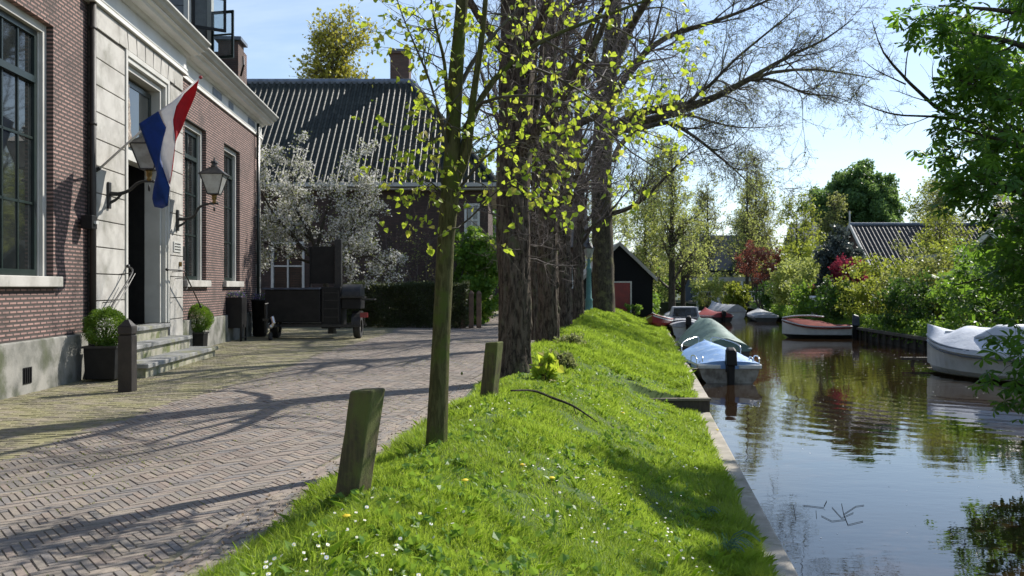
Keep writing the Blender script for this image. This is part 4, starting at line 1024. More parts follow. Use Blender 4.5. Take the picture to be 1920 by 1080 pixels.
def clump_pts(c, r, n, rng, clumps=None, cr=.32, shell=.55, power=1.0):
    """leaf points gathered in clumps in the outer part of an ellipsoid"""
    c = np.array(c, float); r = np.array(r, float)
    m = clumps or max(12, int(n/90))
    u = norm(rng.normal(size=(m, 3))); rr = rng.uniform(shell, 1, (m, 1))**power
    cc = c+u*rr*r*(1+.12*rng.normal(size=(m, 1)))
    k = rng.integers(0, m, n)
    sz = rng.uniform(.6, 1.3, m)[k][:, None]
    q = norm(rng.normal(size=(n, 3)))*rng.uniform(.4, 1, (n, 1))
    return cc[k]+q*sz*cr*r.mean()
def bush(name, label, cat, base, r, n, size, seed, lm, stem=X['twig_olive'], clumps=None, cr=.3, shell=.55, group=None, cz=None, trunk=None, leafname='foliage', shape=LEAF_Q, spikes=0):
    rng = np.random.default_rng(seed); base = np.array(base, float)
    t = thing(name, label, cat, tuple(base), group=group)
    c = base+np.array([0, 0, cz if cz is not None else r[2]*.95])
    pts = clump_pts(c, r, n, rng, clumps, cr, shell); pts[:, 2] = np.maximum(pts[:, 2], base[2]+.02)
    if spikes:
        k = rng.integers(0, len(pts), spikes); L = rng.uniform(.3, 1.0, (spikes, 1))*r[2]*.45; d = norm((pts[k]-c)/np.array(r)+np.array([0,0,1.0]))
        sp_ = (pts[k][:, None]+d[:, None]*L[:, None]*np.linspace(0,1,8)[None, :, None]).reshape(-1, 3)+rng.normal(scale=size*.3, size=(spikes*8, 3)); pts = np.concatenate([pts, sp_])
    lf = MB(); v, f = leaf_arr(pts, size, rng, shape, up=.5, jit=.5); lf.addarr(v, f)
    st = MB()
    m = 9 if trunk is None else 5
    P = []; R = []
    for i in range(m):
        e = c+np.array([rng.uniform(-.7,.7)*r[0], rng.uniform(-.7,.7)*r[1], rng.uniform(0,.7)*r[2]]); b_ = base+np.array([rng.uniform(-.12,.12)*r[0], rng.uniform(-.12,.12)*r[1], -.05])
        P.append(smooth_path(np.array([b_, (b_+e)/2+rng.normal(scale=.08*r[0], size=3), e]), 7)); R.append(np.linspace(.02*max(r[2],.5), .006, 7) if trunk is None else np.linspace(trunk, trunk*.15, 7))
    P = np.array(P); R = np.array(R); addt(st, (P, R), 6)
    k2 = kids(P, R, 8, r[0]*.5, (30, 60), (0,0,.08), .2, 5, rf=.6, t0=.3, rng=rng, rmin=.004); addt(st, k2, 3)
    finish_tree(t, st, stem, None, None, lf, lm, tuple(base), leafname)
    for ch in t.children:
        if ch.name.startswith('trunk') and trunk is None: ch.name = 'stems'
    return t

# chestnut overhanging from the right
rng = np.random.default_rng(41)
t = thing('chestnut_tree', 'large dark leafy horse chestnut overhanging the canal at the right edge of view', 'tree', (0,0,0))
tr = MB(); cx, cy = 15.2, 17.0
bark_trunk(tr, [(cx,cy,-.5),(cx-.1,cy,2),(cx-.3,cy-.1,5),(cx-.4,cy,9)], [.42,.36,.3,.2], n=30, K=40, seed=7)
def cl_(tab, z0, r=.13): return ([(cx,cy,z0)]+[tuple(at(*q)) for q in tab], [r, r*.8, r*.55, r*.3, .01])
LM = limbs([
  cl_([(2150,60,16),(2000,40,15),(1880,20,14.5),(1760,10,14)], 5.5), cl_([(2150,150,16),(2000,110,15),(1880,75,14),(1765,55,13.6)], 4.5),
  cl_([(2150,180,17),(2020,160,16.5),(1900,130,16),(1790,100,15.6)], 4.5), cl_([(2150,260,16),(2020,230,14.5),(1900,190,13.8),(1800,150,13.4)], 4),
  cl_([(2150,300,16.5),(2040,280,15.6),(1930,250,15),(1840,215,14.6)], 3.6), cl_([(2150,330,16),(2020,310,14.6),(1900,270,14),(1790,240,13.6)], 3.3),
  cl_([(2150,380,17),(2040,350,16.4),(1930,320,16),(1800,310,15.6)], 3), cl_([(2150,430,15.6),(2020,400,14),(1910,360,13.2),(1830,330,12.8)], 3),
  cl_([(2150,450,17),(2050,430,16),(1970,410,15.2),(1890,400,14.6)], 2.6), cl_([(2150,520,15.5),(2020,500,14),(1970,480,13.4),(1920,470,13)], 2.3),
  cl_([(2150,500,16),(2040,495,15),(1980,500,14.4),(1920,515,14)], 2.2, .11), cl_([(2100,540,18),(2000,500,18),(1900,510,17.6),(1790,535,17.2)], 2.2, .11),
  cl_([(2100,500,19),(2000,500,19),(1930,520,18.8),(1850,550,18.4)], 2.2, .11),
  cl_([(2150,560,15),(2060,600,14),(1990,640,13),(1925,700,12.6)], 1.8, .08),
  cl_([(2180,0,16),(2080,-40,15),(1960,-80,14.5),(1840,-90,14)], 6.5), cl_([(2180,-100,16),(2080,-120,15),(1980,-130,14.5),(1900,-130,14)], 7.0),
  cl_([(2250,40,13),(2150,0,12),(2050,-30,11.5),(1960,-40,11)], 6),
  cl_([(2250,250,13.5),(2150,230,12.5),(2040,200,12),(1940,170,11.6)], 4), cl_([(2250,450,13.5),(2150,440,12.5),(2050,420,12),(1950,400,11.6)], 2.6),
  ([(cx,cy,5),(18,15,7),(20,14,9),(21,14,10),(22,14,11)], [.14,.1,.03,.02,.01]),
], 12)
addt(tr, LM, 8); B = MB()
A1 = kids(*LM, 9, 1.35, (30, 75), (0,0,.0), .2, 6, rf=.4, t0=.3, rng=rng, shrink=.5, rmax=.02); addt(B, A1, 5)
A2 = kids(*A1, 6, .75, (30, 70), (0,0,-.03), .22, 5, rf=.6, rng=rng, rmin=.004); addt(B, A2, 4)
pp, dd = tips(A2[0], 4, rng, .35)
keep = (pp[:, 2] > WZ+.3); pp = pp[keep]; pp = pp+rng.normal(scale=.08, size=pp.shape)
lf = MB(); v, f = palmate(pp, .20, rng); lf.addarr(v, f)
finish_tree(t, tr, X['bark_dark'], B, X['twig_olive'], lf, X['leaf_chest'])
# bare bough reaching left out of the chestnut
rng = np.random.default_rng(43)
t = thing('bare_bough', 'leafless dark bough reaching left across the sky out of the chestnut', 'bough', (0,0,0))
LM = limbs([
  lp([(1960,275,15.5),(1880,245,15),(1810,225,14.5),(1760,205,14.3),(1700,150,14.1),(1665,110,14),(1650,85,13.9),(1635,40,13.8)], [.05,.042,.034,.028,.02,.013,.006]),
  lp([(1790,222,14.4),(1740,218,14.3),(1680,215,14.2),(1630,200,14.2),(1600,185,14.2)], [.024,.018,.014,.008,.003]),
  lp([(1698,158,14.1),(1670,145,14.0),(1640,130,13.9),(1618,112,13.9)], [.013,.010,.007,.003]),
  lp([(1697,150,14.1),(1700,110,14),(1708,75,13.9),(1716,45,13.8)], [.011,.009,.006,.003]),
  lp([(1770,208,14.3),(1752,165,14.2),(1748,130,14.1),(1752,115,14.1)], [.009,.008,.006,.003]),
  lp([(1740,190,14.2),(1712,182,14.2),(1685,172,14.2),(1668,170,14.1)], [.009,.007,.005,.003]),
  lp([(1745,218,14.3),(1715,230,14.2),(1690,235,14.2),(1660,232,14.2)], [.009,.007,.005,.003]),
], 10)
B = MB(); addt(B, LM, 6)
A1 = kids(*LM, 6, .42, (35, 70), (-.05,0,.06), .2, 5, rf=.5, t0=.25, rng=rng, rmin=.0035, rmax=.007); addt(B, A1, 4)
finish_tree(t, B, X['bark_dark'], None, None)
for ch in t.children: ch.name = 'boughs'

# ------------------------------------------------------------------ left side vegetation
# blossom tree
rng = np.random.default_rng(51)
bb = np.array([-6.2, 29.6, 0.]); t = thing('blossom_tree', 'spreading tree covered in white blossom in front of the tiled house', 'tree', tuple(bb))
tr = MB(); P, R = bark_trunk(tr, [tuple(bb+[0.35,0,-.1]), tuple(bb+[.2,0,1.1]), tuple(bb+[-.05,0,2.2]), tuple(bb+[-.5,0,3.6])], [.12,.10,.08,.04], n=16, K=26, rough=.05, seed=4)
LMs = limbs([
  ([tuple(bb+[-.05,0,2.2]), tuple(bb+[-.9,-.2,3.1]), tuple(bb+[-1.7,-.3,4.2]), tuple(bb+[-2.2,-.3,5.3])], [.07,.05,.035,.012]),
  ([tuple(bb+[-.0,0,2.0]), tuple(bb+[.7,.1,2.9]), tuple(bb+[1.2,.2,3.9]), tuple(bb+[1.5,.2,5.2]), tuple(bb+[1.8,.2,6.2])], [.07,.05,.035,.02,.01]),
  ([tuple(bb+[.0,0,1.8]), tuple(bb+[.9,-.2,2.3]), tuple(bb+[1.6,-.3,2.5]), tuple(bb+[2.1,-.3,2.2])], [.055,.04,.025,.01]),
  ([tuple(bb+[-.2,0,2.6]), tuple(bb+[0,.4,3.8]), tuple(bb+[.4,.6,4.9]), tuple(bb+[.8,.6,5.8])], [.06,.045,.03,.01]),
  ([tuple(bb+[-.1,0,2.2]), tuple(bb+[-1.0,.2,2.5]), tuple(bb+[-1.8,.3,2.9]), tuple(bb+[-2.4,.3,3.0])], [.05,.04,.025,.01]),
  ([tuple(bb+[-.4,0,3.2]), tuple(bb+[-.9,0,4.2]), tuple(bb+[-1.0,0,5.2]), tuple(bb+[-1.3,0,6.1])], [.05,.035,.02,.01]),
  ([tuple(bb+[.1,0,2.6]), tuple(bb+[.9,.3,3.4]), tuple(bb+[1.5,.4,4.4]), tuple(bb+[1.3,.4,5.4])], [.05,.035,.02,.01]),
  ([tuple(bb+[-.3,0,3.0]), tuple(bb+[-1.3,.3,3.8]), tuple(bb+[-2.0,.4,4.8]), tuple(bb+[-2.2,.4,5.8])], [.05,.035,.02,.01]),
], 10)
addt(tr, LMs, 7); B = MB()
A1 = kids(*LMs, 16, 1.25, (30, 80), (0,0,-.02), .2, 6, rf=.5, rng=rng, rmax=.025, t0=.12); addt(B, A1, 4)
A2 = kids(*A1, 6, .62, (30, 70), (0,0,-.04), .25, 5, rf=.6, rng=rng, rmin=.005); addt(B, A2, 3)
A3 = kids(*A2, 3, .32, (30, 70), (0,0,-.02), .25, 4, rf=.7, rng=rng, rmin=.004); addt(B, A3, 3)
lf = MB()
for src in (A2, A3):
    pp, dd = tips(src[0], 5, rng, .1); pp = pp+rng.normal(scale=.05, size=pp.shape)
    v, f = leaf_arr(pp[::1], .062, rng, LEAF_Q, jit=.4); lf.addarr(v, f, 0)
    pp = pp[::2]+rng.normal(scale=.05, size=pp[::2].shape); v, f = leaf_arr(pp, .06, rng, LEAF_Q); lf.addarr(v, f, 1)
finish_tree(t, tr, X['bark_dark'], B, X['twig_olive'], lf, [X['blossom'], X['blossom_leaf']], tuple(bb), 'blossom')
# yellow leaved tree behind the roof
gtree('yellow_tree', 'thin tree with yellow spring leaves rising behind the tiled roof', 'tree', (-10.6,55,0), 16.6, 4.6, 61, X['bark_dark'], X['twig_olive'], X['leaf_yellow'], .19, 4, (44,8,6), .25, .42, .22, twig=.014, spread=(20,50), shape=LEAF_Q)
# hedge
rng = np.random.default_rng(62)
t = thing('clipped_hedge', 'dark clipped hedge along the road in front of the tiled house', 'hedge', (-3.9,33.6,0))
lf = MB(); n = 42000
p = np.stack([rng.uniform(-2.35, 2.3, n), rng.uniform(-.55, .55, n), rng.uniform(0.02, 1.6, n)], -1)
face = rng.random(n); p[face < .55, 1] = -.5+rng.normal(scale=.07, size=(face < .55).sum()); k = (face > .55) & (face < .85); p[k, 2] = 1.55+rng.normal(scale=.05, size=k.sum())
p[:, 1] += .10*np.sin(p[:, 0]*4+p[:, 2]*3); p[:, 2] += .04*np.sin(p[:, 0]*3.1)+.02*np.sin(p[:, 0]*9)
p[:, 2] = np.maximum(p[:, 2], .02)
v, f = leaf_arr(p, .055, rng, up=.2); lf.addarr(v, f)
lf.build('foliage', X['leaf_hedge'], t)
b = MB(); 
for i in range(16): 
    x_ = -2.2+i*.29; b.tube([(x_,0,0),(x_+.05,-.1,.7),(x_-.05,.1,1.4)], [.02,.012,.005], 6)
b.build('stems', X['twig_olive'], t)
bush('evergreen_shrub', 'bright green upright shrub beside the road left of the nearest big trunk', 'shrub', (-1.40,36.3,0), (.95,.9,2.0), 15000, .12, 63, X['leaf_green'], cr=.22, clumps=160, shell=.5)
bush('evergreen_shrub', 'second green shrub further up the road seen between the two nearest big trunks', 'shrub', (1.1,50,0), (1.4,1.3,2.2), 7000, .15, 64, X['leaf_green'], clumps=80)
bush('climbing_shrub', 'nearly leafless shrub trained up the dark brick wall behind the hedge', 'shrub', (-3.9,35.6,0), (1.5,.5,2.0), 900, .05, 65, X['leaf_olive'], stem=X['twig'], clumps=60)
# extra bare twigs for it
t = thing('wall_shrub', 'bare twiggy shrub against the dark brick house wall', 'shrub', (0,0,0)); rng = np.random.default_rng(66)
LMs = limbs([([(-4.6+i*.28,36,0),(-4.6+i*.3,36,1.2),(-4.9+i*.38,35.9,2.4),(-5.0+i*.45,35.8,3.6)], [.025,.018,.012,.005]) for i in range(9)], 8)
B = MB(); addt(B, LMs, 5); A1 = kids(*LMs, 9, .9, (30,60), (0,0,.05), .2, 6, rf=.5, rng=rng, rmin=.006); addt(B, A1, 3); A2 = kids(*A1, 5, .45, (30,60), (0,0,0), .2, 4, rf=.7, rng=rng, rmin=.005); addt(B, A2, 3)
finish_tree(t, B, X['twig'], None, None)
for ch in t.children: ch.name = 'stems'

# second house
TH = thing('tiled_house', 'old dark brick house with a big black pantile hipped roof, behind the blossom tree', 'house', (0,0,0))
HX0, HX1, HY = -16.0, -1.0, 38.0
b = MB()
wins2 = [(-10.1,-8.7),(-2.0,-1.35)]
cur = HX0
for a, c_ in wins2:
    b.box(cur, a, HY, HY+.3, 0, 5.7); b.box(a, c_, HY, HY+.3, 0, 1.35 if a < -8 else 3.6); b.box(a, c_, HY, HY+.3, 3.4 if a < -8 else 5.0, 5.7); cur = c_
b.box(cur, HX1, HY, HY+.3, 0, 5.7); b.box(HX1-.3, HX1, HY+.301, HY+9, 0, 5.7)
b.build('wall', X['brick2'], TH)
b = MB(); b.box(HX0, HX1+.35, HY-.38, HY+.1, 5.55, 5.78); b.box(HX1+.001, HX1+.38, HY+.101, HY+9, 5.55, 5.78); b.box(HX0, HX1+.5, HY-.52, HY-.381, 5.66, 5.82, 0)
b.build('eaves_board', X['cream'], TH)
for a, c_ in wins2:
    s_, h_ = (1.35, 3.4) if a < -8 else (3.6, 5.0)
    w = thing('window', None, None); w.parent = TH
    q = MB(); q.box(a,a+.1,HY-.02,HY+.1,s_,h_); q.box(c_-.1,c_,HY-.02,HY+.1,s_,h_); q.box(a+.1,c_-.1,HY-.02,HY+.1,h_-.1,h_); q.box(a-.05,c_+.05,HY-.08,HY+.1,s_-.1,s_); q.box((a+c_)/2-.03,(a+c_)/2+.03,HY,HY+.08,s_,h_-.1); q.box(a+.1,(a+c_)/2-.031,HY,HY+.08,(s_+h_)/2-.03,(s_+h_)/2+.03); q.box((a+c_)/2+.031,c_-.1,HY,HY+.08,(s_+h_)/2-.03,(s_+h_)/2+.03)
    q.build('frame', X['white'], w); q = MB(); q.box(a+.1,c_-.1,HY+.101,HY+.12,s_,h_-.1); q.build('pane', X['glass'], w)
# pantile roof as rows of curved tiles
def pantile_roof(name, parent, A, Bp, run, rise, mat, tw=.24, tl=.30, dirn=(0,1), hipL=0, hipR=0, over=.0):
    """eaves line A->Bp (3-tuples), slope goes run metres along dirn and rise metres up; hipR/hipL: how far the ridge ends come in"""
    A = np.array(A, float); Bp = np.array(Bp, float); L = np.linalg.norm(Bp-A); u = (Bp-A)/L
    d = np.array([dirn[0], dirn[1], 0.])*run+np.array([0,0,rise]); SL = np.linalg.norm(d); v = d/SL; n_ = np.cross(u, v)
    if n_[2] < 0: n_ = -n_
    nu = int(L/tw); nv = int(SL/tl)
    prof_u = np.array([0,.10,.18,.28,.40,.50,.58,.66,.74,1.0]); prof_h = np.array([.0,.022,.052,.080,.092,.084,.062,.028,.0,.0])
    V = []; Fc = []; k = 0; m = len(prof_u); rr = random.Random(5)
    mb = MB()
    for j in range(nv):
        s0 = j*tl; s1 = s0+tl*1.08; fr = (j+.5)/nv
        u0 = hipL*fr; u1 = L-hipR*fr
        for i in range(nu):
            a0 = i*tw
            if a0 < u0 or a0+tw > u1: continue
            jit = rr.uniform(-.006,.006)
            for sx, h in ((s0, .012), (s1, .0)):
                for q in range(m):
                    V.append(A+u*(a0+prof_u[q]*tw)+v*(sx+jit)+n_*(prof_h[q]+h))
            for q in range(m-1): Fc.append((k+q, k+q+1, k+m+q+1, k+m+q))
            # thick lower edge, its own vertices so that the tile shades cleanly
            for q in range(m): V.append(V[k+q])
            for q in range(m): V.append(V[k+q]-n_*.011)
            for q in range(m-1): Fc.append((k+2*m+q+1, k+2*m+q, k+3*m+q, k+3*m+q+1))
            k += 4*m
    return link_mesh(name, V, [(np.array(Fc), 0)], mat, parent, True)
pantile_roof('roof', TH, (HX0,HY-.45,5.7), (HX1+.45,HY-.45,5.7), 5.4, 5.5, X['tile'], .26, .36, (0,1), 0, 4.2)
# hidden slopes and ridge
b = MB()
rz_ = 11.2; ry = HY-.45+5.4; rx = HX1+.45-4.2
b.add([(HX0,HY-.45,5.62),(HX1+.45,HY-.45,5.62),(rx,ry,rz_-.06),(HX0,ry,rz_-.06)], [(0,1,2,3)])
b.add([(HX1+.45,HY-.45,5.62),(HX1+.45,HY+10.3,5.62),(rx,ry,rz_-.06)], [(0,1,2)])
b.add([(HX0,HY+10.3,5.62),(HX1+.45,HY+10.3,5.62),(rx,ry,rz_-.06),(HX0,ry,rz_-.06)], [(3,2,1,0)])
b.build('roof_underlay', X['tile'], TH)
b = MB(); b.tube([(HX0,ry,rz_),(rx,ry,rz_)], .17, 8); b.tube([(rx,ry,rz_),(rx+.6,ry-.7,rz_-.75)], .16, 8); b.build('ridge', X['lead'], TH)
b = MB(); b.tube([(rx+.5,ry-.6,rz_-.65),(HX1+.45,HY-.45,5.72)], .13, 8); b.build('hip', X['tile'], TH)
b = MB(); cxx = -5.35; b.box(cxx-.45,cxx+.45,ry+.2,ry+1.1,rz_-1,12.6); b.box(cxx-.55,cxx+.55,ry+.1,ry+1.2,12.6,12.72); b.box(cxx-.4,cxx+.4,ry+.25,ry+1.05,12.72,12.85,1); b.build('chimney', [X['chimney_brick'], X['lead']], TH)
bush('dark_conifer', 'dark evergreen rising behind the hipped end of the tiled house', 'tree', (-2.4,52,0), (1.6,1.6,5.5), 9000, .22, 68, X['leaf_dark'], clumps=120, cr=.16, trunk=.12)
# a further house up the road, seen between trunks
t = thing('grey_house', 'small dark brick house with slate roof up the road behind the row of trunks', 'house', (0,0,0))
b = MB(); b.box(-1.5, 5.0, 62, 68, 0, 4.2); b.build('wall', X['brick2'], t)
b = MB(); b.prism([(61.6,4.2),(65,8.0),(68.4,4.2)], -1.8, 5.3, 'x'); b.build('roof', X['tile_far'], t)
for x0 in (-.6, 1.4, 3.2):
    w = thing('window', None, None); w.parent = t
    q = MB(); q.box(x0,x0+1,61.96,61.995,1.4,3.1); q.build('frame', X['white'], w); q = MB(); q.box(x0+.08,x0+.47,61.94,61.959,1.48,3.02); q.box(x0+.53,x0+.92,61.94,61.959,1.48,3.02); q.build('pane', X['glass'], w)
# gateposts
for i, (x_, y_, lb) in enumerate([(-1.78,33.2,'weathered brown gatepost at the end of the clipped hedge, leftmost of three'), (-1.50,33.3,'weathered brown gatepost in the middle of three by the hedge'), (-1.22,33.4,'weathered brown gatepost closest to the big trunk, rightmost of three')]):
    q = MB(); q.box(-.09,.09,-.09,.09,0,1.25); q.hexa([(-.11,-.11,1.25),(.11,-.11,1.25),(.11,.11,1.25),(-.11,.11,1.25)], [(-.03,-.03,1.36),(.03,-.03,1.36),(.03,.03,1.36),(-.03,.03,1.36)])
    o = q.build('gatepost', M('gatepost_wood', (.20,.13,.085), (.13,.085,.06), .9, 4), bevel=.01, loc=(x_, y_, 0)); tag(o, lb, 'gatepost', 'gateposts by the hedge')

# ------------------------------------------------------------------ street furniture left
def leaning_post(px, d, topdx, topdy, h, label, rz, w=.10, zb=0.):
    x, y, z = (px-960)/F*d, d, zb
    q = MB(); sk = [(-w,-w),(w,-w),(w,w),(-w,w)]
    lev = 8; V = []; rr = random.Random(px)
    for i in range(lev+1):
        s = i/lev
        for a, c_ in sk: V.append((a+topdx*s+rr.uniform(-.002,.002), c_+topdy*s+rr.uniform(-.002,.002), -.25+(h+.25)*s+(.006*a/w if i == lev else 0)))
    Fs = [(3,2,1,0), tuple(lev*4+k for k in range(4))]
    for i in range(lev):
        for k in range(4): Fs.append((i*4+k, i*4+(k+1)%4, (i+1)*4+(k+1)%4, (i+1)*4+k))
    q.add(V, Fs); o = q.build('wooden_post', X['post'], bevel=.016, loc=(x,y,z)); o.rotation_euler = (0,0,rz)
    tag(o, label, 'post', 'leaning wooden posts on the verge')
leaning_post(645, 6.0, .15, .06, .845, 'square mossy wooden post leaning to the right, the large one nearest the viewer', -.45, .086, -.02)
leaning_post(911, 10.9, .10, .03, .78, 'square mossy wooden post leaning in front of the thickest trunk', -.45, .085, .06)
q = MB(); x_ = (239-960)/F*13.1
q.hexa([(-.12,-.12,-.1),(.12,-.12,-.1),(.12,.12,-.1),(-.12,.12,-.1)], [(-.118,-.118,.80),(.118,-.118,.80),(.118,.118,.80),(-.118,.118,.80)])
q.hexa([(-.105,-.105,.80),(.105,-.105,.80),(.105,.105,.80),(-.105,.105,.80)], [(-.105,-.105,.82),(.105,-.105,.82),(.105,.105,.82),(-.105,.105,.82)])
q.hexa([(-.122,-.122,.82),(.122,-.122,.82),(.122,.122,.82),(-.122,.122,.82)], [(-.12,-.12,.93),(.12,-.12,.93),(.12,.12,.93),(-.12,.12,.93)])
q.hexa([(-.12,-.12,.93),(.12,-.12,.93),(.12,.12,.93),(-.12,.12,.93)], [(-.03,-.03,1.03),(.03,-.03,1.03),(.03,.03,1.03),(-.03,.03,1.03)])
o = q.build('bollard', X['bollard'], bevel=.01, loc=(x_,13.1,0)); o.scale = (.84,.84,1); o.rotation_euler = (0,0,HA-.05); tag(o, 'dark brown square bollard with pointed head standing before the front steps', 'bollard')

def planter(x, y, w, h, label, rz, pale=False):
    t = thing('planter', label, 'planter', (x,y,0), rz)
    q = MB(); q.hexa([(-w*.46,-w*.46,.02),(w*.46,-w*.46,.02),(w*.46,w*.46,.02),(-w*.46,w*.46,.02)], [(-w/2,-w/2,h),(w/2,-w/2,h),(w/2,w/2,h),(-w/2,w/2,h)]); 
    q.build('box', X['black'] , t, bevel=.01)
    q = MB()
    for a0,a1,b0,b1 in ((-w/2-.02,w/2+.02,-w/2-.02,-w/2+.03),(-w/2-.02,w/2+.02,w/2-.03,w/2+.02),(-w/2-.02,-w/2+.03,-w/2+.03,w/2-.03),(w/2-.03,w/2+.02,-w/2+.03,w/2-.03)): q.box(a0,a1,b0,b1,h-.002,h+.035)
    q.build('rim', X['blackmetal'], t)
    q = MB(); q.box(-w/2+.03,w/2-.03,-w/2+.03,w/2-.03,h,h+.012); q.build('soil', X['earth'], t)
    return t
def boxball(x, y, z, r, label, seed):
    rng = np.random.default_rng(seed); t = thing('box_shrub', label, 'shrub', (x,y,z))
    n = int(9000*(r/.3)**2); u = norm(rng.normal(size=(n,3))); rr = r*(1+.05*np.sin(u[:,0]*9+u[:,2]*7)+.04*np.sin(u[:,1]*13))*rng.uniform(.72,1.03,n)
    p = u*rr[:, None]*[1,1,.92]+[0,0,r*.95]
    q = MB(); v, f = leaf_arr(p, .024, rng, dirs=u*1.2, up=.2); q.addarr(v, f); q.build('foliage', X['leaf_box'], t)
    q = MB(); q.tube([(0,0,-.06),(0,0,r)], .02, 6)
    for i in range(8):
        a = i*PI/4; q.tube([(0,0,.02),(math.cos(a)*r*.6,math.sin(a)*r*.6,r*1.0)], [.012,.005], 5)
    q.build('stems', X['bark_dark'], t)
x1 = (197-960)/F*14.7; planter(x1, 14.7, .50, .52, 'big black square planter left of the front steps, behind the bollard', HA); boxball(x1+.02, 14.7, .53, .33, 'dark clipped box ball in the big planter left of the steps', 71)
x2 = (369-960)/F*21.4; planter(x2, 21.4, .42, .40, 'smaller black square planter right of the front steps', HA); boxball(x2, 21.4, .41, .36, 'sunlit yellow green box ball in the smaller planter right of the steps', 72)
# flower stand
t = thing('flower_stand', 'tall black trough on legs with purple flowers against the brick wall', 'planter', ((443-960)/F*24.9,24.9,0), HA)
q = MB(); q.box(-.30,.30,-.22,.22,.38,1.22); q.build('trough', X['black'], t, bevel=.01)
for sx in (-.27,.27):
    for sy in (-.19,.19): q = MB(); q.box(sx-.025,sx+.025,sy-.025,sy+.025,0,.38); q.build('leg', X['black'], t)
q = MB(); q.box(-.27,.27,-.20,-.18,.10,.13); q.box(-.27,.27,.18,.20,.10,.13); q.build('stretcher', X['blackmetal'], t)
rng = np.random.default_rng(73); q = MB(); p = np.stack([rng.uniform(-.3,.3,700), rng.uniform(-.22,.22,700), 1.24+rng.random(700)*.12], -1); v, f = leaf_arr(p, .035, rng); q.addarr(v[:4*400], f[:400], 0); q.addarr(v[1600:], f[400:]-1600, 1); q.build('flowers', [X['plum'], X['leaf_dark']], t)
# a second smaller pot behind
t = thing('flower_pot', 'small dark pot of pale purple flowers at the corner of the brick house', 'planter', ((487-960)/F*27.4,27.4,0), HA)
q = MB(); q.lathe([(.16,0),(.20,.05),(.24,1.05),(.26,1.07),(.26,1.12),(.22,1.12),(.21,1.08)], 18); q.build('pot', X['black'], t, smooth=True)
p = np.stack([rng.uniform(-.2,.2,300), rng.uniform(-.2,.2,300), 1.1+rng.random(300)*.2], -1); q = MB(); v, f = leaf_arr(p, .04, rng); q.addarr(v[:600], f[:150], 0); q.addarr(v[600:], f[150:]-600, 1); q.build('flowers', [X['plum'], X['leaf_dark']], t)

# barbecue smoker on a trailer
t = thing('smoker_trailer', 'black barbecue smoker on a two wheeled trailer with raised lid and tow hitch post', 'trailer', ((585-960)/F*26.6,26.6,0), 0)
q = MB(); q.box(-1.25,.35,-.5,.6,.48,1.42); q.box(.36,.92,-.45,.55,.30,1.50); q.build('body', X['black'], t, bevel=.02)
q = MB(); q.box(-1.3,.97,-.55,.65,1.421,1.47) if False else q.box(-1.32,.34,-.56,.66,1.425,1.475); q.build('counter', X['bluegrey'], t, bevel=.008)
q = MB(); q.box(-.10,.60,.30,.36,1.60,2.70); q.box(-.14,-.101,.28,.38,1.48,2.72); q.box(.601,.64,.28,.38,1.5,2.72); q.build('raised_lid', X['black'], t, bevel=.008)
q = MB(); q.box(.64,.84,.1,.3,1.5,2.9) ; q.build('flue', X['blackmetal'], t, bevel=.01)
q = MB(); n = 18; q.prism([(0.02+.42*math.cos(a*PI/n), 1.22+.36*math.sin(a*PI/n)) for a in range(n+1)], .93, 1.48, 'x'); q.box(.90,1.52,-.46,.5,1.17,1.219); q.build('barrel_lid', X['blackmetal'], t, bevel=.008)
q = MB(); q.box(.93,1.48,-.38,.42,.86,1.168); q.build('firebox', X['black'], t, bevel=.02)
q = MB(); q.box(.98,1.62,-.50,-.40,1.19,1.24); q.box(1.55,1.90,-.45,-.1,1.12,1.16); q.build('side_shelf', X['blackmetal'], t)
q = MB()
for z_ in (.62,.86,1.1,1.32): q.box(.42,.86,-.47,-.455,z_,z_+.02)
for x_ in (.42,.86): q.box(x_-.01,x_+.01,-.475,-.452,.5,1.4)
q.build('door_trim', X['blackmetal'], t)
q = MB(); q.box(-1.15,1.5,-.5,-.42,.34,.42) ; q.box(-1.15,1.5,.5,.58,.34,.42); q.box(-.9,-.8,-1.2,-.5,.36,.42); q.build('chassis', X['blackmetal'], t)
def wheel(mb_r, mb_t, c, r, w):
    P_ = []; 
    prof = [(r*.6,-w/2),(r*.92,-w/2),(r,-w*.3),(r,w*.3),(r*.92,w/2),(r*.6,w/2)]
    V = []; Fs = []; n = 28
    for a, o_ in prof:
        for k in range(n): th_ = 2*PI*k/n; V.append((c[0]+o_, c[1]+a*math.cos(th_), c[2]+a*math.sin(th_)))
    m = len(prof)
    for i in range(m):
        for k in range(n): Fs.append((i*n+k, i*n+(k+1)%n, ((i+1)%m)*n+(k+1)%n, ((i+1)%m)*n+k))
    mb_t.add(V, Fs)
    mb_r.prism([(c[1]+r*.6*math.cos(2*PI*k/16), c[2]+r*.6*math.sin(2*PI*k/16)) for k in range(16)], c[0]-w*.25, c[0]+w*.25, 'x')
for sx in (1.36, -1.1):
    w = thing('wheel', None, None); w.parent = t
    a_, b_ = MB(), MB(); wheel(a_, b_, (sx,-.05 if sx > 0 else .15,.34), .34, .20); b_.build('tyre', X['rubber'], w); a_.build('rim', X['hullgrey'], w)
    if sx > 0:
        q = MB(); q.prism([(-.05+.42*math.cos(k*PI/10), .38+.42*math.sin(k*PI/10)) for k in range(11)]+[(-.05+.38*math.cos(k*PI/10), .38+.38*math.sin(k*PI/10)) for k in range(10,-1,-1)], sx-.13, sx+.13, 'x'); q.build('mudguard', X['blackmetal'], t)
        q = MB(); q.box(1.50,1.72,-.55,-.48,.62,.76); q.build('tail_light', X['hullred'], t)
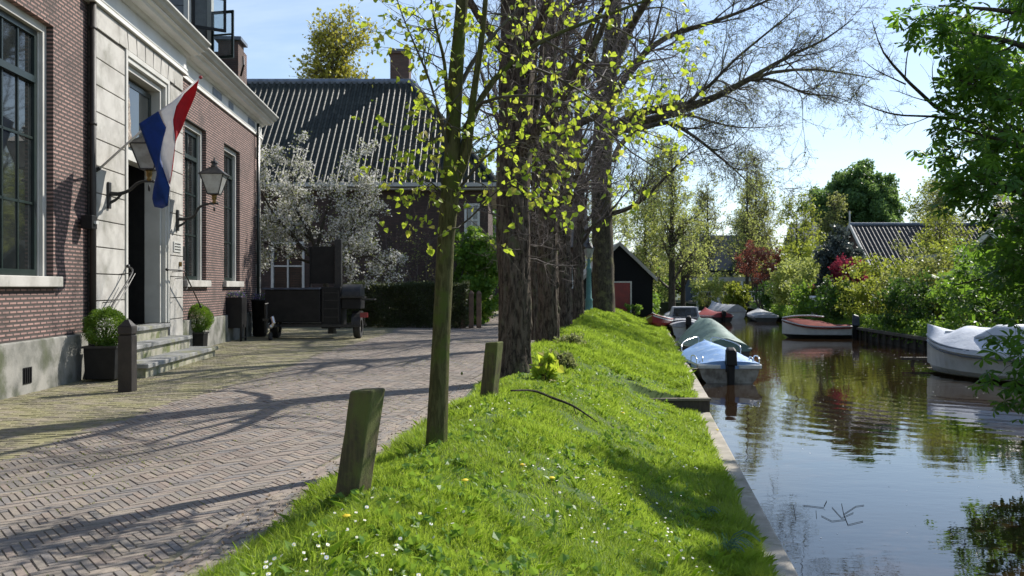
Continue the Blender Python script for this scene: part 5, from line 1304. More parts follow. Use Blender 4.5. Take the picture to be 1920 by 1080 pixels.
q = MB(); q.tube([(-.98,-1.35,.22),(-.98,-1.35,1.02)], .045, 8); q.tube([(-1.0,-1.42,1.02),(-.96,-1.25,1.04)], .02, 6); q.box(-1.06,-.90,-1.42,-1.28,.55,.62); q.build('jockey_post', X['blackmetal'], t)
w = thing('jockey_wheel', None, None); w.parent = t
a_, b_ = MB(), MB(); wheel(a_, b_, (-.86,-1.35,.12), .12, .07); b_.build('tyre', X['rubber'], w); a_.build('rim', X['chrome'], w)
q = MB(); q.tube([(-.80,-1.4,.66),(-.74,-1.45,.5),(-.82,-1.45,.38)], .05, 8); q.ball((-.82,-1.45,.40), .06, 6); q.build('hitch', X['chrome'], t)
q = MB(); q.tube([(-.85,-1.35,.40),(-.85,-.5,.40)], .04, 8); q.build('drawbar', X['blackmetal'], t)

# lamp post
x_, y_, z_ = on_bank(1104, 38); t = thing('lamp_post', 'pale green cast iron lamp post half hidden between the trunks', 'lamp post', (x_,y_,z_))
q = MB(); q.lathe([(.22,0),(.22,.12),(.17,.2),(.15,.6),(.17,.66),(.12,.74),(.10,1.9),(.13,1.95),(.10,2.0),(.07,2.1),(.06,2.3),(.09,2.34),(.03,2.4)], 16); q.build('column', X['teal'], t, smooth=True)
q = MB(); q.lathe([(.06,2.4),(.13,2.46),(.22,2.80),(.20,2.81)], 6); q.build('lantern', X['glass_lamp'], t)
q = MB(); q.lathe([(.25,2.815),(.25,2.84),(.10,2.98),(.10,3.02),(.03,3.1),(.01,3.2)], 6); q.build('lantern_roof', X['blackmetal'], t)

# fallen branch
q = MB(); pts_ = [on_bank(958, 11.0), on_bank(1000, 11.35), on_bank(1035, 11.4), on_bank(1075, 11.0), on_bank(1120, 10.7)]
pts_ = [(a, c_, e+.10) for a, c_, e in pts_]; q.tube(pts_, [.012,.016,.018,.014,.006], 6, K=24); q.tube([pts_[3], (pts_[3][0]+.03, pts_[3][1]-.1, pts_[3][2]-.1)], [.009,.004], 5); q.tube([pts_[2], (pts_[2][0]-.05,pts_[2][1]-.12,pts_[2][2]+.04)], [.008,.003], 5)
tag(q.build('fallen_branch', X['bark_dark'], smooth=True), 'dead crooked branch lying in the grass right of the second leaning post', 'branch')
# plants at the tree foot
a = on_bank(1022, 13.4); bush('bright_seedling', 'bright yellow green leafy plant at the foot of the thickest trunk', 'plant', a, (.15,.15,.20), 170, .10, 81, X['leaf_lime'], clumps=40, shape=LEAF_HEART)
a = on_bank(1052, 15.6); bush('variegated_plant', 'low grey green plant with white flecks behind the bright seedling', 'plant', a, (.30,.25,.13), 800, .06, 82, X['blossom_leaf'], clumps=50)
a = on_bank(1072, 20.5); bush('flowering_clump', 'low clump of white flowers near the second big trunk', 'plant', a, (.32,.3,.13), 900, .05, 83, X['blossom_leaf'], clumps=50)
# fallen twigs afloat
q = MB(); rng = np.random.default_rng(85)
def onw(px, py): d = F*(EYE-WZ)/(py-HZ); return ((px-960)/F*d, d, WZ+.006)
for tab in ([(1578,945),(1582,965),(1590,985),(1618,978)],[(1560,952),(1578,972),(1600,962)],[(1540,968),(1560,978),(1585,975)],[(1550,940),(1545,950)],[(1488,948),(1492,975)],[(1505,948),(1545,953)],[(1530,958),(1531,972)],[(1582,965),(1605,950),(1620,948)]):
    q.tube([onw(*p_) for p_ in tab], .0028, 5)
tag(q.build('floating_twigs', X['bark_dark']), 'thin dark twigs floating on the water near the quay', 'twigs')
# ================================================================== boats
def hull_sections(L, W, H, sheer=.18, bowrise=.25, tr=.8, full=.55, n=22, m=9, keel=.12, flare=.85):
    """x from stern (0) to bow (L); returns rings from port sheer over keel to starboard sheer. z=0 is the waterline"""
    S = []
    for i in range(n):
        s = i/(n-1); x = L*s
        w = W/2*(tr+(1-tr)*math.sin(min(s/full, 1)*PI/2)) if s < full else W/2*(1-((s-full)/(1-full))**2.3)
        w = max(w, .012)
        zs = H+sheer*abs(s-.35)*.4+bowrise*max(0, (s-.5)/.5)**2
        zk = -keel*(1-max(0, (s-.75)/.25)**2)+ (zs*.35)*max(0, (s-.86)/.14)**2
        ring = []
        for j in range(m):
            a = j/(m-1)*2-1                      # -1..1
            e = abs(a); prof_w = (flare+(1-flare)*0)*0
            if e < .5: ww = w*flare*math.sin(e/.5*PI/2)**.8 if e > 0 else 0; zz = zk+(zs*.22-zk)*(e/.5)**2.2
            else: q = (e-.5)/.5; ww = w*(flare+(1-flare)*q); zz = zs*.22+(zs-zs*.22)*q
            ring.append((x, math.copysign(ww, a) if a else 0, zz))
        S.append(ring)
    return S
def skin(mb, S, m=0, close=True):
    V = [p for r in S for p in r]; k = len(S[0]); Fs = []
    for i in range(len(S)-1):
        for j in range(k-1): Fs.append((i*k+j, i*k+j+1, (i+1)*k+j+1, (i+1)*k+j))
    if close: Fs.append(tuple(range(k))[::-1]); 
    mb.add(V, Fs, m)
def boat(name, label, cat, stern, bow, W, H, hm, cover=None, cmat=None, peak=.4, motor=None, stripe=None, rail=None, group=None, deck=None, tr=.8, open_=False, zoff=0, full=.55):
    stern = np.array(stern, float); bow = np.array(bow, float); L = float(np.linalg.norm(bow-stern)); rz = math.atan2(bow[1]-stern[1], bow[0]-stern[0])
    t = thing(name, label, cat, (stern[0], stern[1], WZ+zoff), rz, group)
    S = hull_sections(L, W, H, tr=tr, full=full); q = MB(); skin(q, S)
    hb_ = q.build('hull', hm, t, smooth=False)
    so = hb_.modifiers.new('thick', 'SOLIDIFY'); so.thickness = .035; so.offset = -1
    q = MB()
    for side in (0, -1):
        q.tube([S[i][side] for i in range(len(S))], .032, 8)
    q.tube([S[0][0], S[0][-1]], .028, 8); q.build('gunwale', stripe or X['hullwhite'], t, smooth=True)
    if cover:
        V = []; Fs = []; n = len(S); m = 9
        rr = np.random.default_rng(len(label))
        for i in range(n):
            a = np.array(S[i][0]); b_ = np.array(S[i][-1]); s = i/(n-1)
            pk = cover(s)*peak
            for j in range(m):
                e = j/(m-1); p = a+(b_-a)*e; h = pk*(1-abs(2*e-1)**1.5)
                p = p*[1,1.02,1]+[0,0,.035+h+ ((rr.uniform(-.022,.022)+.02*math.sin(i*2.1+j*.9)*math.sin(j*1.7+i*.4)) if 0 < j < m-1 else 0)]; V.append(tuple(p))
        for i in range(n-1):
            for j in range(m-1): Fs.append((i*m+j, (i+1)*m+j, (i+1)*m+j+1, i*m+j+1))
        V2 = [(x, y, z-.10) for x, y, z in (V[i*m+j] for i in range(n) for j in (0, m-1))]
        q = MB(); q.add(V, Fs)
        # skirt over the gunwale
        q.add([V[i*m+j] for i in range(n) for j in (0,)]+[(V[i*m][0], V[i*m][1]*1.03, V[i*m][2]-.13) for i in range(n)], [(i, i+1, n+i+1, n+i) for i in range(n-1)])
        q.add([V[i*m+m-1] for i in range(n)]+[(V[i*m+m-1][0], V[i*m+m-1][1]*1.03, V[i*m+m-1][2]-.13) for i in range(n)], [(i+1, i, n+i, n+i+1) for i in range(n-1)])
        q.add([V[j] for j in range(m)]+[(-.05, V[j][1], V[0][2]-.12) for j in range(m)], [(j, j+1, m+j+1, m+j) for j in range(m-1)])
        o = q.build('cover', cmat, t, smooth=True)
        sb = o.modifiers.new('sub', 'SUBSURF'); sb.levels = 1; sb.render_levels = 1
    if open_ or deck:
        q = MB(); V = []; n = len(S)
        for i in range(1, n-1): V += [(S[i][0][0], S[i][0][1]*.95, S[i][0][2]-.28 if open_ else S[i][0][2]-.02), (S[i][0][0], S[i][-1][1]*.95, S[i][-1][2]-.28 if open_ else S[i][-1][2]-.02)]
        q.add(V, [(2*i, 2*i+1, 2*i+3, 2*i+2) for i in range(n-3)]); q.build('deck', deck or X['hullgrey'], t)
    if motor:
        mo = thing('outboard_motor', None, None); mo.parent = t; z0 = S[0][0][2]
        sc = motor[1] if isinstance(motor, tuple) else 1; mat = motor[0]
        q = MB(); q.hexa([(-.40,-.13,z0+.02),(-.08,-.13,z0+.02),(-.08,.13,z0+.02),(-.40,.13,z0+.02)], [(-.38,-.12,z0+.20*sc+.12),(-.10,-.12,z0+.24*sc+.12),(-.10,.12,z0+.24*sc+.12),(-.38,.12,z0+.20*sc+.12)])
        q.hexa([(-.38,-.12,z0+.121+.20*sc),(-.10,-.12,z0+.121+.24*sc),(-.10,.12,z0+.121+.24*sc),(-.38,.12,z0+.121+.20*sc)], [(-.33,-.08,z0+.17+.20*sc),(-.14,-.08,z0+.17+.24*sc),(-.14,.08,z0+.17+.24*sc),(-.33,.08,z0+.17+.20*sc)])
        q.build('cowling', mat, mo, bevel=.03, seg=3)
        q = MB(); q.hexa([(-.30,-.06,-.45),(-.12,-.06,-.45),(-.12,.06,-.45),(-.30,.06,-.45)], [(-.32,-.09,z0+.018),(-.10,-.09,z0+.018),(-.10,.09,z0+.018),(-.32,.09,z0+.018)]); q.build('leg', X['black'], mo, bevel=.02)
        q = MB(); q.box(-.12,.06,-.10,.10,z0-.16,z0+.04); q.build('clamp_bracket', X['blackmetal'], mo, bevel=.01)
        q = MB(); q.box(-.42,-.10,-.14,.14,-.12,-.10); q.build('cavitation_plate', X['black'], mo)
    if rail:
        for pts_ in rail(S, L, W):
            q = MB(); q.tube(pts_, .016, 8, K=24); q.build('grab_rail', X['chrome'], t, smooth=True)
    return t, S, L
# blue covered boat, stern towards the viewer
def blue_rail(S, L, W):
    out = []
    n = len(S)
    for side, sg in ((0, -1), (-1, 1)):
        a, b_, c_ = S[14][side], S[17][side], S[20][side]
        out.append([a, (a[0]+.1, a[1], a[2]+.24), (b_[0], b_[1], b_[2]+.28), (c_[0]-.1, c_[1], c_[2]+.24), (c_[0], c_[1], c_[2])])
        a, c_ = S[1][side], S[5][side]
        out.append([a, (a[0]+.05, a[1], a[2]+.16), ((a[0]+c_[0])/2, (a[1]+c_[1])/2, a[2]+.20), (c_[0]-.05, c_[1], c_[2]+.16), c_])
    return out
t, S, L = boat('motorboat', 'small motorboat under a bright blue cover, black outboard on its stern', 'boat', (5.42,22.6), (5.75,27.2), 1.66, .42, X['hullgrey'], lambda s: .25+.75*math.sin(min(1, s*1.25)*PI)**.7 if s < .8 else .25+.75*max(0, (1-s)/.2)*.55, X['bluecover'], .34, (X['black'], 1.25), rail=blue_rail, group='boats moored along the near quay', tr=.93, full=.6)
# transom face, splash well ledge, fenders
for a_, b_ in ((-.78,-.22),(.22,.78)): q = MB(); q.box(-.06,.22,a_,b_,.36,.46); q.build('stern_platform', X['hullwhite'], t, bevel=.02)
for y_ in (-.62,.62): q = MB(); q.tube([(.25,y_,.45),(.3,y_,.60),(.5,y_*.95,.62),(.55,y_*.95,.48)], .014, 8, K=16); q.build('cleat_rail', X['chrome'], t, smooth=True)
for x_ in (1.0, 2.0): q = MB(); q.tube([(x_,.86,.40),(x_,.88,.08)], [.05,.06], 8); q.build('fender', X['black'], t, smooth=True)
# green covered boat
t, S, L = boat('motorboat', 'boat under a tent shaped dark green tarpaulin behind the blue covered one', 'boat', (6.65,28.3), (6.9,33.6), 2.0, .45, X['hulldark'], lambda s: .35+.65*(1-abs(s-.62)/.62)**.9, X['greencover'], .85, None, group='boats moored along the near quay', tr=.8, stripe=X['hullwhite'])
# grey cabin cruiser
t, S, L = boat('cabin_boat', 'grey covered cabin boat with small windscreen behind the green tarpaulin', 'boat', (8.35,43), (8.9,48.5), 1.9, .55, X['hullwhite'], lambda s: .5 if s < .5 else .35, X['greycover'], .35, (X['black'], 1.3), group='boats moored along the near quay')
q = MB(); q.hexa([(1.6,-.75,.85),(3.3,-.7,.85),(3.3,.7,.85),(1.6,.75,.85)], [(1.75,-.6,1.42),(2.75,-.55,1.42),(2.75,.55,1.42),(1.75,.6,1.42)]); q.build('cabin', X['greycover'], t, bevel=.05)
q = MB(); q.hexa([(1.55,-.60,.95),(1.58,-.60,.95),(1.58,.60,.95),(1.55,.60,.95)], [(1.68,-.52,1.36),(1.71,-.52,1.36),(1.71,.52,1.36),(1.68,.52,1.36)]); q.build('windscreen', X['glass'], t)
# red dinghy on the bank edge
t, S, L = boat('dinghy', 'low red dinghy with pale cover lying at the grassy edge below the boathouse', 'boat', (7.75,45.5), (6.55,42.3), 1.1, .22, X['hullred'], lambda s: .6, X['hullwhite'], .10, None, group=None, zoff=.62, stripe=X['hullred'])
# far boats
boat('motorboat', 'small far red sided boat with grey cover left of the dark hulled one', 'boat', (14.7,68), (12.3,67), 1.7, .42, X['hullred'], lambda s: .5, X['greycover'], .3, None, group='boats at the far end of the canal')
boat('motorboat', 'dark hulled far boat with red cover in the middle of the far group', 'boat', (14.3,61.5), (13.9,65.5), 1.8, .40, X['hulldark'], lambda s: .7, X['hullred'], .35, (X['black'], 1), group='boats at the far end of the canal')
boat('motorboat', 'far white and grey boat with light canopy before the dark moored barge', 'boat', (17.0,68.5), (16.0,72.8), 1.9, .55, X['hullwhite'], lambda s: .8, X['greycover'], .6, None, group='boats at the far end of the canal')
boat('barge', 'long dark low boat moored below the far right bank shrubs', 'boat', (17.4,62), (19.0,70), 2.0, .35, X['hulldark'], lambda s: .5, X['greycover'], .3, None)
boat('motorboat', 'pale far boat drawn up beside the willow at the left end of the canal', 'boat', (11.2,60.5), (11.6,64.5), 1.7, .45, X['hullwhite'], lambda s: .6, X['greycover'], .5, None, group='boats at the far end of the canal')
# red and white sloop
st, bw = (15.9,42.6), (12.9,43.3)
t, S, L = boat('sloop', 'white open sloop with red brown interior cover and blue outboard by the far bank', 'boat', st, bw, 1.75, .54, X['hullwhite'], lambda s: .15+.85*max(0, math.sin(max(0, (s-.25)/.75)*PI))**.8, X['rustcover'], .26, (X['bluegrey'], 1.6), stripe=X['hullwhite'], tr=.7)
q = MB()
Sd = hull_sections(L*1.0, 1.77, .54, tr=.7); Sd = [[(x, y*1.006, z) for x, y, z in r] for r in Sd]
q2 = [[(x, y, min(z, .17)) for x, y, z in r] for r in Sd]; skin(q, q2); q.build('boot_topping', X['hulldark'], t)
# bright arch over the cover at the bow
q = MB(); q.tube([(S[8][0][0],0,.98),(S[12][0][0],0,1.04),(S[17][0][0],0,1.02),(S[21][0][0],0,.93)], .035, 8, K=14); q.build('coaming', X['hullwhite'], t, smooth=True)
# white boat at right
def scum(t, L, W, tr, full, H, top=.10, k=1.006):
    q = MB(); Z = [[(x, y*k, min(z, top)) for x, y, z in r] for r in hull_sections(L, W, H, tr=tr, full=full)]; skin(q, Z); q.build('scum_line', X['scum'], t)
X['scum'] = M('scum', (.16,.13,.07), (.09,.08,.04), .8, 12)
t, S, L = boat('cruiser', 'large white round hulled boat with white canvas cover, half hidden by chestnut leaves', 'boat', (14.15,20.9), (12.05,26.3), 2.35, .72, X['hullwhite'], lambda s: (.55 if s > .8 else 1.0) if s > .12 else .8, X['whitecover'], .52, None, stripe=X['lead'], tr=.85, full=.5)
scum(t, L, 2.36, .85, .5, .72, .07)
q = MB(); q.hexa([(1.2,-.8,1.05),(3.7,-.75,1.05),(3.7,.75,1.05),(1.2,.8,1.05)], [(1.6,-.6,1.42),(3.0,-.6,1.42),(3.0,.6,1.42),(1.6,.6,1.42)]); o = q.build('canopy', X['whitecover'], t, bevel=.12, seg=4)
q = MB(); q.tube([(S[i][0][0], S[i][0][1]*1.02, S[i][0][2]-.16) for i in range(22)], .02, 6); q.tube([(S[i][-1][0], S[i][-1][1]*1.02, S[i][-1][2]-.16) for i in range(22)], .02, 6); q.build('rubbing_strake', X['lead'], t, smooth=True)
q = MB(); q.box(4.2,4.9,-.3,.3,1.06,1.18); q.build('fore_hatch', X['hullwhite'], t, bevel=.03)
# little boarding stage by the cruiser bow
t = thing('mooring_stage', 'dark wooden mooring frame at the water by the bow of the white boat', 'mooring', (14.2,27.6,0))
for dx in (-2.2, -1.4): q = MB(); q.tube([(dx,0,-1.6),(dx+.25,0,-.62)], .05, 8); q.build('pile', X['wetwood'], t)
q = MB(); q.box(-2.3,-.2,-.1,.1,-.72,-.64); q.build('walkboard', X['wetwood'], t)

# mooring lines
def rope(pts_, label):
    q = MB(); q.tube(pts_, .011, 6, K=16); tag(q.build('mooring_rope', X['rope'], smooth=True), label, 'rope')
X['rope'] = M('rope', (.42,.38,.30), (.30,.27,.2), .9, 60)
rope([(5.15,26.8,-.35),(5.0,27.2,-.52),(4.9,27.9,-.50),(float(x_quay(28.2))-.2,28.2,-.5)], 'pale mooring rope from the bow of the blue covered boat to the bank')
rope([(4.75,22.9,-.40),(4.65,22.6,-.52),(float(x_quay(22.2))-.15,22.2,-.51)], 'pale mooring rope from the stern of the blue covered boat to the quay')
rope([(6.0,29.0,-.35),(5.75,29.3,-.50),(float(x_quay(29.9))-.2,29.9,-.5)], 'pale mooring rope holding the green covered boat to the quay')
rope([(16.0,42.9,-.25),(16.3,43.3,-.45),(float(x_rb(43.9))+.1,43.9,-.36)], 'pale mooring rope from the sloop to the timber revetment')
# ================================================================== boathouse
t = thing('boathouse', 'black tarred boathouse with red door and pale edged gable beyond the row of trees', 'shed', (0,0,0))
bx0, bx1, by0, by1 = 3.9, 7.45, 48.0, 54.0; ax = (bx0+bx1)/2; zg = .2; ze, za = 2.05, 3.75
b = MB(); b.prism([(bx0,zg-.3),(bx1,zg-.3),(bx1,ze),(ax,za),(bx0,ze)], by0, by1, 'y'); b.build('wall', X['tar'], t)
b = MB()
dxr = bx1-ax; 
for sg in (-1, 1):
    b.hexa([(ax+sg*(dxr+.2),by0-.15,ze-.17),(ax,by0-.15,za+.02),(ax,by1+.1,za+.02),(ax+sg*(dxr+.2),by1+.1,ze-.17)][::sg], [(ax+sg*(dxr+.2),by0-.15,ze-.08),(ax,by0-.15,za+.11),(ax,by1+.1,za+.11),(ax+sg*(dxr+.2),by1+.1,ze-.08)][::sg])
b.build('roof', X['roofgrey'], t)
b = MB()
for sg in (-1, 1):
    b.hexa([(ax+sg*(dxr+.24),by0-.20,ze-.30),(ax,by0-.20,za-.06),(ax,by0-.152,za-.06),(ax+sg*(dxr+.24),by0-.152,ze-.30)][::sg], [(ax+sg*(dxr+.24),by0-.20,ze-.08),(ax,by0-.20,za+.15),(ax,by0-.152,za+.15),(ax+sg*(dxr+.24),by0-.152,ze-.08)][::sg])
b.build('bargeboard', M('bargeboard_paint', (.34,.33,.29), (.26,.25,.22), .7, 3), t)
dr = thing('door', None, None); dr.parent = t
b = MB(); b.box(5.2,6.25,by0-.05,by0-.001,zg-.2,1.72); b.build('door_leaf', X['reddoor'], dr)
b = MB(); b.box(6.255,6.33,by0-.08,by0-.001,zg-.2,1.80); b.box(5.1,6.254,by0-.08,by0-.001,1.725,1.80); b.build('frame', X['cream'], dr)
# low building behind
t = thing('long_shed', 'low grey roofed building behind the boathouse', 'shed', (0,0,0))
b = MB(); b.box(5, 13, 92, 97, -.2, 2.3); b.build('wall', X['brick2'], t); b = MB(); b.prism([(91.5,2.3),(94.5,5.0),(97.5,2.3)], 4.6, 13.4, 'x'); b.build('roof', X['roofgrey'], t)
bush('corner_plant', 'low leafy plant at the foot of the boathouse door', 'plant', (6.3,46.6,.1), (.4,.3,.3), 500, .08, 86, X['leaf_green'], clumps=20)

# ================================================================== footbridge
t = thing('footbridge', 'white railed wooden footbridge crossing the far end of the canal', 'bridge', (0,0,0))
b = MB(); b.box(17.5,26,88,90,-.15,.12); b.build('deck', X['wood'], t)
b = MB(); b.box(17.5,26,87.9,88.0,2.05,2.45); b.build('top_beam', X['wallpale'], t)
for x_ in (18.0, 20.1, 22.3, 24.6): b = MB(); b.box(x_-.09,x_+.09,87.85,88.03,-1.5,2.05); b.build('post', X['white'], t)
b = MB(); b.box(17.5,26,87.9,87.96,1.0,1.08); b.box(17.5,26,87.9,87.96,.55,.61)
for i in range(28): b.box(17.8+i*.3,17.85+i*.3,87.905,87.955,.13,1.0)
b.build('railing', X['white'], t)
t = thing('blue_grey_house', 'house with a dark blue grey roof behind the footbridge', 'house', (0,0,0))
b = MB(); b.box(20.5,30,104,110,-.2,3.5); b.build('wall', X['farwall'], t)
b = MB(); b.prism([(103.4,3.4),(107,7.6),(110.6,3.4)], 20, 30.4, 'x'); b.build('roof', X['farwall'], t)

# ================================================================== right bank houses
def gz(x, y): return float(z_right(np.array(x), y))
HA_ = thing('pantile_house', 'house with a long steep dark pantile roof and white gable edge behind the garden hedges', 'house', (0,0,0))
b = MB(); b.prism([(54.8,-.4),(61.2,-.4),(61.2,2.6),(58,5.2),(54.8,2.6)], 21.9, 31.5, 'x'); b.build('wall', X['brick2'], HA_)
pantile_roof('roof', HA_, (21.65,54.4,2.5), (31.9,54.4,2.5), 3.6, 2.95, X['tile_far'], .26, .36, (0,1))
b = MB(); b.add([(21.65,54.4,2.45),(31.9,54.4,2.45),(31.9,58,5.4),(21.65,58,5.4)], [(0,1,2,3)]); b.add([(21.65,61.6,2.45),(31.9,61.6,2.45),(31.9,58,5.4),(21.65,58,5.4)], [(3,2,1,0)]); b.build('roof_underlay', X['tile_far'], HA_)
b = MB(); b.tube([(21.6,58,5.5),(31.9,58,5.5)], .12, 8); b.build('ridge', X['lead'], HA_)
b = MB()
for sg in (-1, 1): b.hexa([(21.55,58+sg*3.7,2.28),(21.64,58+sg*3.7,2.28),(21.64,58,5.32),(21.55,58,5.32)][::-sg], [(21.55,58+sg*3.7,2.56),(21.64,58+sg*3.7,2.56),(21.64,58,5.60),(21.55,58,5.60)][::-sg])
b.tube([(21.6,58,5.55),(21.6,58,6.35)], .05, 6); b.build('bargeboard', X['cream'], HA_)
b = MB(); b.box(21.65,31.9,54.28,54.40,2.36,2.52); b.build('gutter', X['cream'], HA_)
HB = thing('white_gabled_house', 'white gabled house with brown pantile roof and porch at the right, behind chestnut leaves', 'house', (0,0,0))
b = MB(); b.prism([(34.4,-.4),(41.6,-.4),(41.6,2.0),(38,3.75),(34.4,2.0)], 20.4, 30, 'x'); b.build('wall', X['wallpale'], HB)
pantile_roof('roof', HB, (20.1,34.0,1.85), (30,34.0,1.85), 4.0, 2.05, X['tile_red'], .26, .36, (0,1))
b = MB(); b.add([(20.1,34,1.8),(30,34,1.8),(30,38,3.85),(20.1,38,3.85)], [(0,1,2,3)]); b.add([(20.1,42,1.8),(30,42,1.8),(30,38,3.85),(20.1,38,3.85)], [(3,2,1,0)]); b.build('roof_underlay', X['tile_red'], HB)
b = MB()
for sg in (-1, 1): b.hexa([(20.0,38+sg*4.1,1.6),(20.1,38+sg*4.1,1.6),(20.1,38,3.7),(20.0,38,3.7)][::-sg], [(20.0,38+sg*4.1,1.88),(20.1,38+sg*4.1,1.88),(20.1,38,3.98),(20.0,38,3.98)][::-sg])
b.build('bargeboard', X['white'], HB)
for (y_, z0, z1) in ((36.4, .5, 1.7), (39.6, .5, 1.7), (38, 2.1, 2.9)):
    w = thing('window', None, None); w.parent = HB
    b = MB(); b.box(20.34,20.399,y_-.5,y_+.5,z0,z1); b.build('frame', X['white'], w); b = MB(); b.box(20.30,20.339,y_-.42,y_-.04,z0+.08,z1-.08); b.box(20.30,20.339,y_+.04,y_+.42,z0+.08,z1-.08); b.build('pane', X['glass'], w)
t = thing('flat_roofed_annex', 'flat roofed brown annex with pale fascia between the two right bank houses', 'annex', (0,0,0))
b = MB(); b.box(21.6,25.6,44,48,-.4,2.9); b.build('wall', X['brick2'], t); b = MB(); b.box(21.4,25.8,43.7,48.2,2.9,3.15); b.build('fascia', X['wallpale'], t)
w = thing('window', None, None); w.parent = t; b = MB(); b.box(22.6,23.9,43.94,43.999,1.2,2.6); b.build('frame', X['white'], w); b = MB(); b.box(22.7,23.2,43.90,43.939,1.3,2.5); b.box(23.3,23.8,43.90,43.939,1.3,2.5); b.build('pane', X['glass'], w)
HCc = thing('dark_roofed_house', 'house with a big blue black pantile roof high at the right behind the chestnut', 'house', (0,0,0))
b = MB(); b.prism([(51.5,-.4),(58,-.4),(58,3.6),(54.8,6.3),(51.5,3.6)], 29.6, 42, 'x'); b.build('wall', X['wallpale'], HCc)
pantile_roof('roof', HCc, (29.3,51,3.5), (42.6,51,3.5), 3.8, 3.2, X['tile'], .26, .36, (0,1))
b = MB(); b.add([(29.3,51,3.45),(42.6,51,3.45),(42.6,54.8,6.65),(29.3,54.8,6.65)], [(0,1,2,3)]); b.add([(29.3,58.6,3.45),(42.6,58.6,3.45),(42.6,54.8,6.65),(29.3,54.8,6.65)], [(3,2,1,0)]); b.build('roof_underlay', X['tile'], HCc)
t = thing('slate_house', 'distant grey slate roofed house left of the round dark tree', 'house', (0,0,0))
b = MB(); b.box(31.5,36.5,98,104,-.3,5.5); b.build('wall', X['farwall'], t); b = MB(); b.prism([(97.5,5.4),(101,8.6),(104.5,5.4)], 31,37, 'x'); b.build('roof', X['lead'], t)
# white garden bench / hutch
t = thing('garden_hutch', 'small dark hutch with a white flat top under the shrubs on the far bank', 'hutch', (17.9,52.3,-.25))
b = MB(); b.box(-.5,.5,-.4,.4,0,.95); b.build('body', X['bluegrey'], t); b = MB(); b.hexa([(-.58,-.5,.95),(.58,-.5,.95),(.58,.5,1.1),(-.58,.5,1.1)], [(-.58,-.5,1.08),(.58,-.5,1.08),(.58,.5,1.23),(-.58,.5,1.23)]); b.build('top', X['white'], t)

# ================================================================== trees and shrubs beyond
bd, bt, bw_ = X['bark_dark'], X['twig_olive'], X['leaf_willow']
G1 = 'fresh leaved trees beyond the boathouse'
gtree('willow_tree', 'pale yellow green willow right of the boathouse with dark forked stem', 'tree', (11.2,63.5,-.2), 11.5, 3.6, 101, bd, bt, bw_, .13, 4, (30,8,6), .26, .12, .10, .10, twig=.010, group=G1)
gtree('willow_tree', 'slimmer pale green willow standing close left of the forked one', 'tree', (9.7,66,-.2), 9.0, 2.8, 102, bd, bt, bw_, .13, 4, (26,8,6), .16, .1, .05, .14, twig=.010, group=G1)
gtree('willow_tree', 'drooping willow with branches hanging to the water right of the forked one', 'tree', (13.2,70,-.2), 8.0, 3.2, 103, bd, bt, bw_, .14, 4, (26,8,6), .2, .15, 0.0, .22, twig=.011, group=G1)
gtree('ash_tree', 'tall thin leafed tree behind the footbridge, left one of the pair', 'tree', (20.5,95,-.2), 12.5, 3.6, 104, bd, bt, X['leaf_olive'], .16, 3, (26,7,6), .26, .25, .12, twig=.016, group='thin trees behind the footbridge')
gtree('ash_tree', 'tall thin leafed tree behind the footbridge, right one of the pair', 'tree', (25.0,93,-.2), 13.5, 3.8, 105, bd, bt, X['leaf_olive'], .16, 3, (26,7,6), .24, .25, .12, twig=.016, group='thin trees behind the footbridge')
gtree('birch_tree', 'feathery upright tree with hardly any leaves between footbridge and far bank shrubs', 'tree', (22.3,86,-.2), 14, 3.0, 106, bd, bt, X['leaf_willow'], .14, 2, (34,8,6), .2, .2, .16, twig=.013)
gtree('ash_tree', 'broad pale tree filling the sky gap right of the boathouse roof', 'tree', (16.5,105,-.2), 13, 5.0, 107, bd, bt, bw_, .18, 3, (30,8,6), .3, .2, .1, twig=.017)
gtree('garden_tree', 'dense yellow green tree on the far bank above the moored barge', 'tree', (24.5,78,-.2), 8.6, 3.4, 108, bd, bt, X['leaf_ygreen'], .16, 4, (24,7,6), .2, .15, .1, twig=.012)
gtree('garden_tree', 'tall light green tree left of the round dark tree', 'tree', (29.5,84,-.2), 9.2, 3.2, 109, bd, bt, X['leaf_olive'], .16, 3, (20,7,6), .2, .2, .15, twig=.012)
gtree('bare_tree', 'hazy leafless tree standing against the sky left of the round dark tree', 'tree', (42.5,128,-.2), 15.2, 4.2, 110, bd, X['twig'], None, .1, 0, (26,8,6), .3, .3, .16, twig=.022)
gtree('bare_tree', 'hazy leafless tree behind the pantile house, right of the round dark tree', 'tree', (50.5,95,-.2), 11.0, 5, 111, bd, bt, X['leaf_olive'], .16, 1, (24,8,6), .3, .3, .16, twig=.018)
gtree('garden_tree', 'yellowish olive tree rising behind the pantile roof', 'tree', (31.5,68,-.2), 8.0, 3.6, 112, bd, bt, X['leaf_ygreen'], .15, 4, (24,8,6), .2, .2, .1, twig=.011)
gtree('garden_tree', 'olive leafed tree in front of the blue black roof at the right', 'tree', (28.0,49,-.3), 6.6, 2.8, 113, bd, bt, X['leaf_olive'], .12, 4, (22,7,6), .16, .2, .1, twig=.009)
gtree('ash_tree', 'pale thin leafed tree between the willows and the round dark tree', 'tree', (27.5,104,-.2), 13.5, 4.6, 114, bd, bt, bw_, .2, 4, (30,8,6), .28, .2, .1, twig=.017)
gtree('willow_tree', 'far pale willow behind the boathouse ridge', 'tree', (9.5,88,-.2), 11.5, 4.2, 115, bd, bt, bw_, .19, 4, (30,8,6), .25, .15, .05, .08, twig=.014)
gtree('garden_tree', 'light green tree leaning over the pantile ridge at its right', 'tree', (29.0,61,-.3), 8.2, 3.0, 116, bd, bt, X['leaf_olive'], .14, 4, (24,8,6), .18, .2, .1, twig=.010)
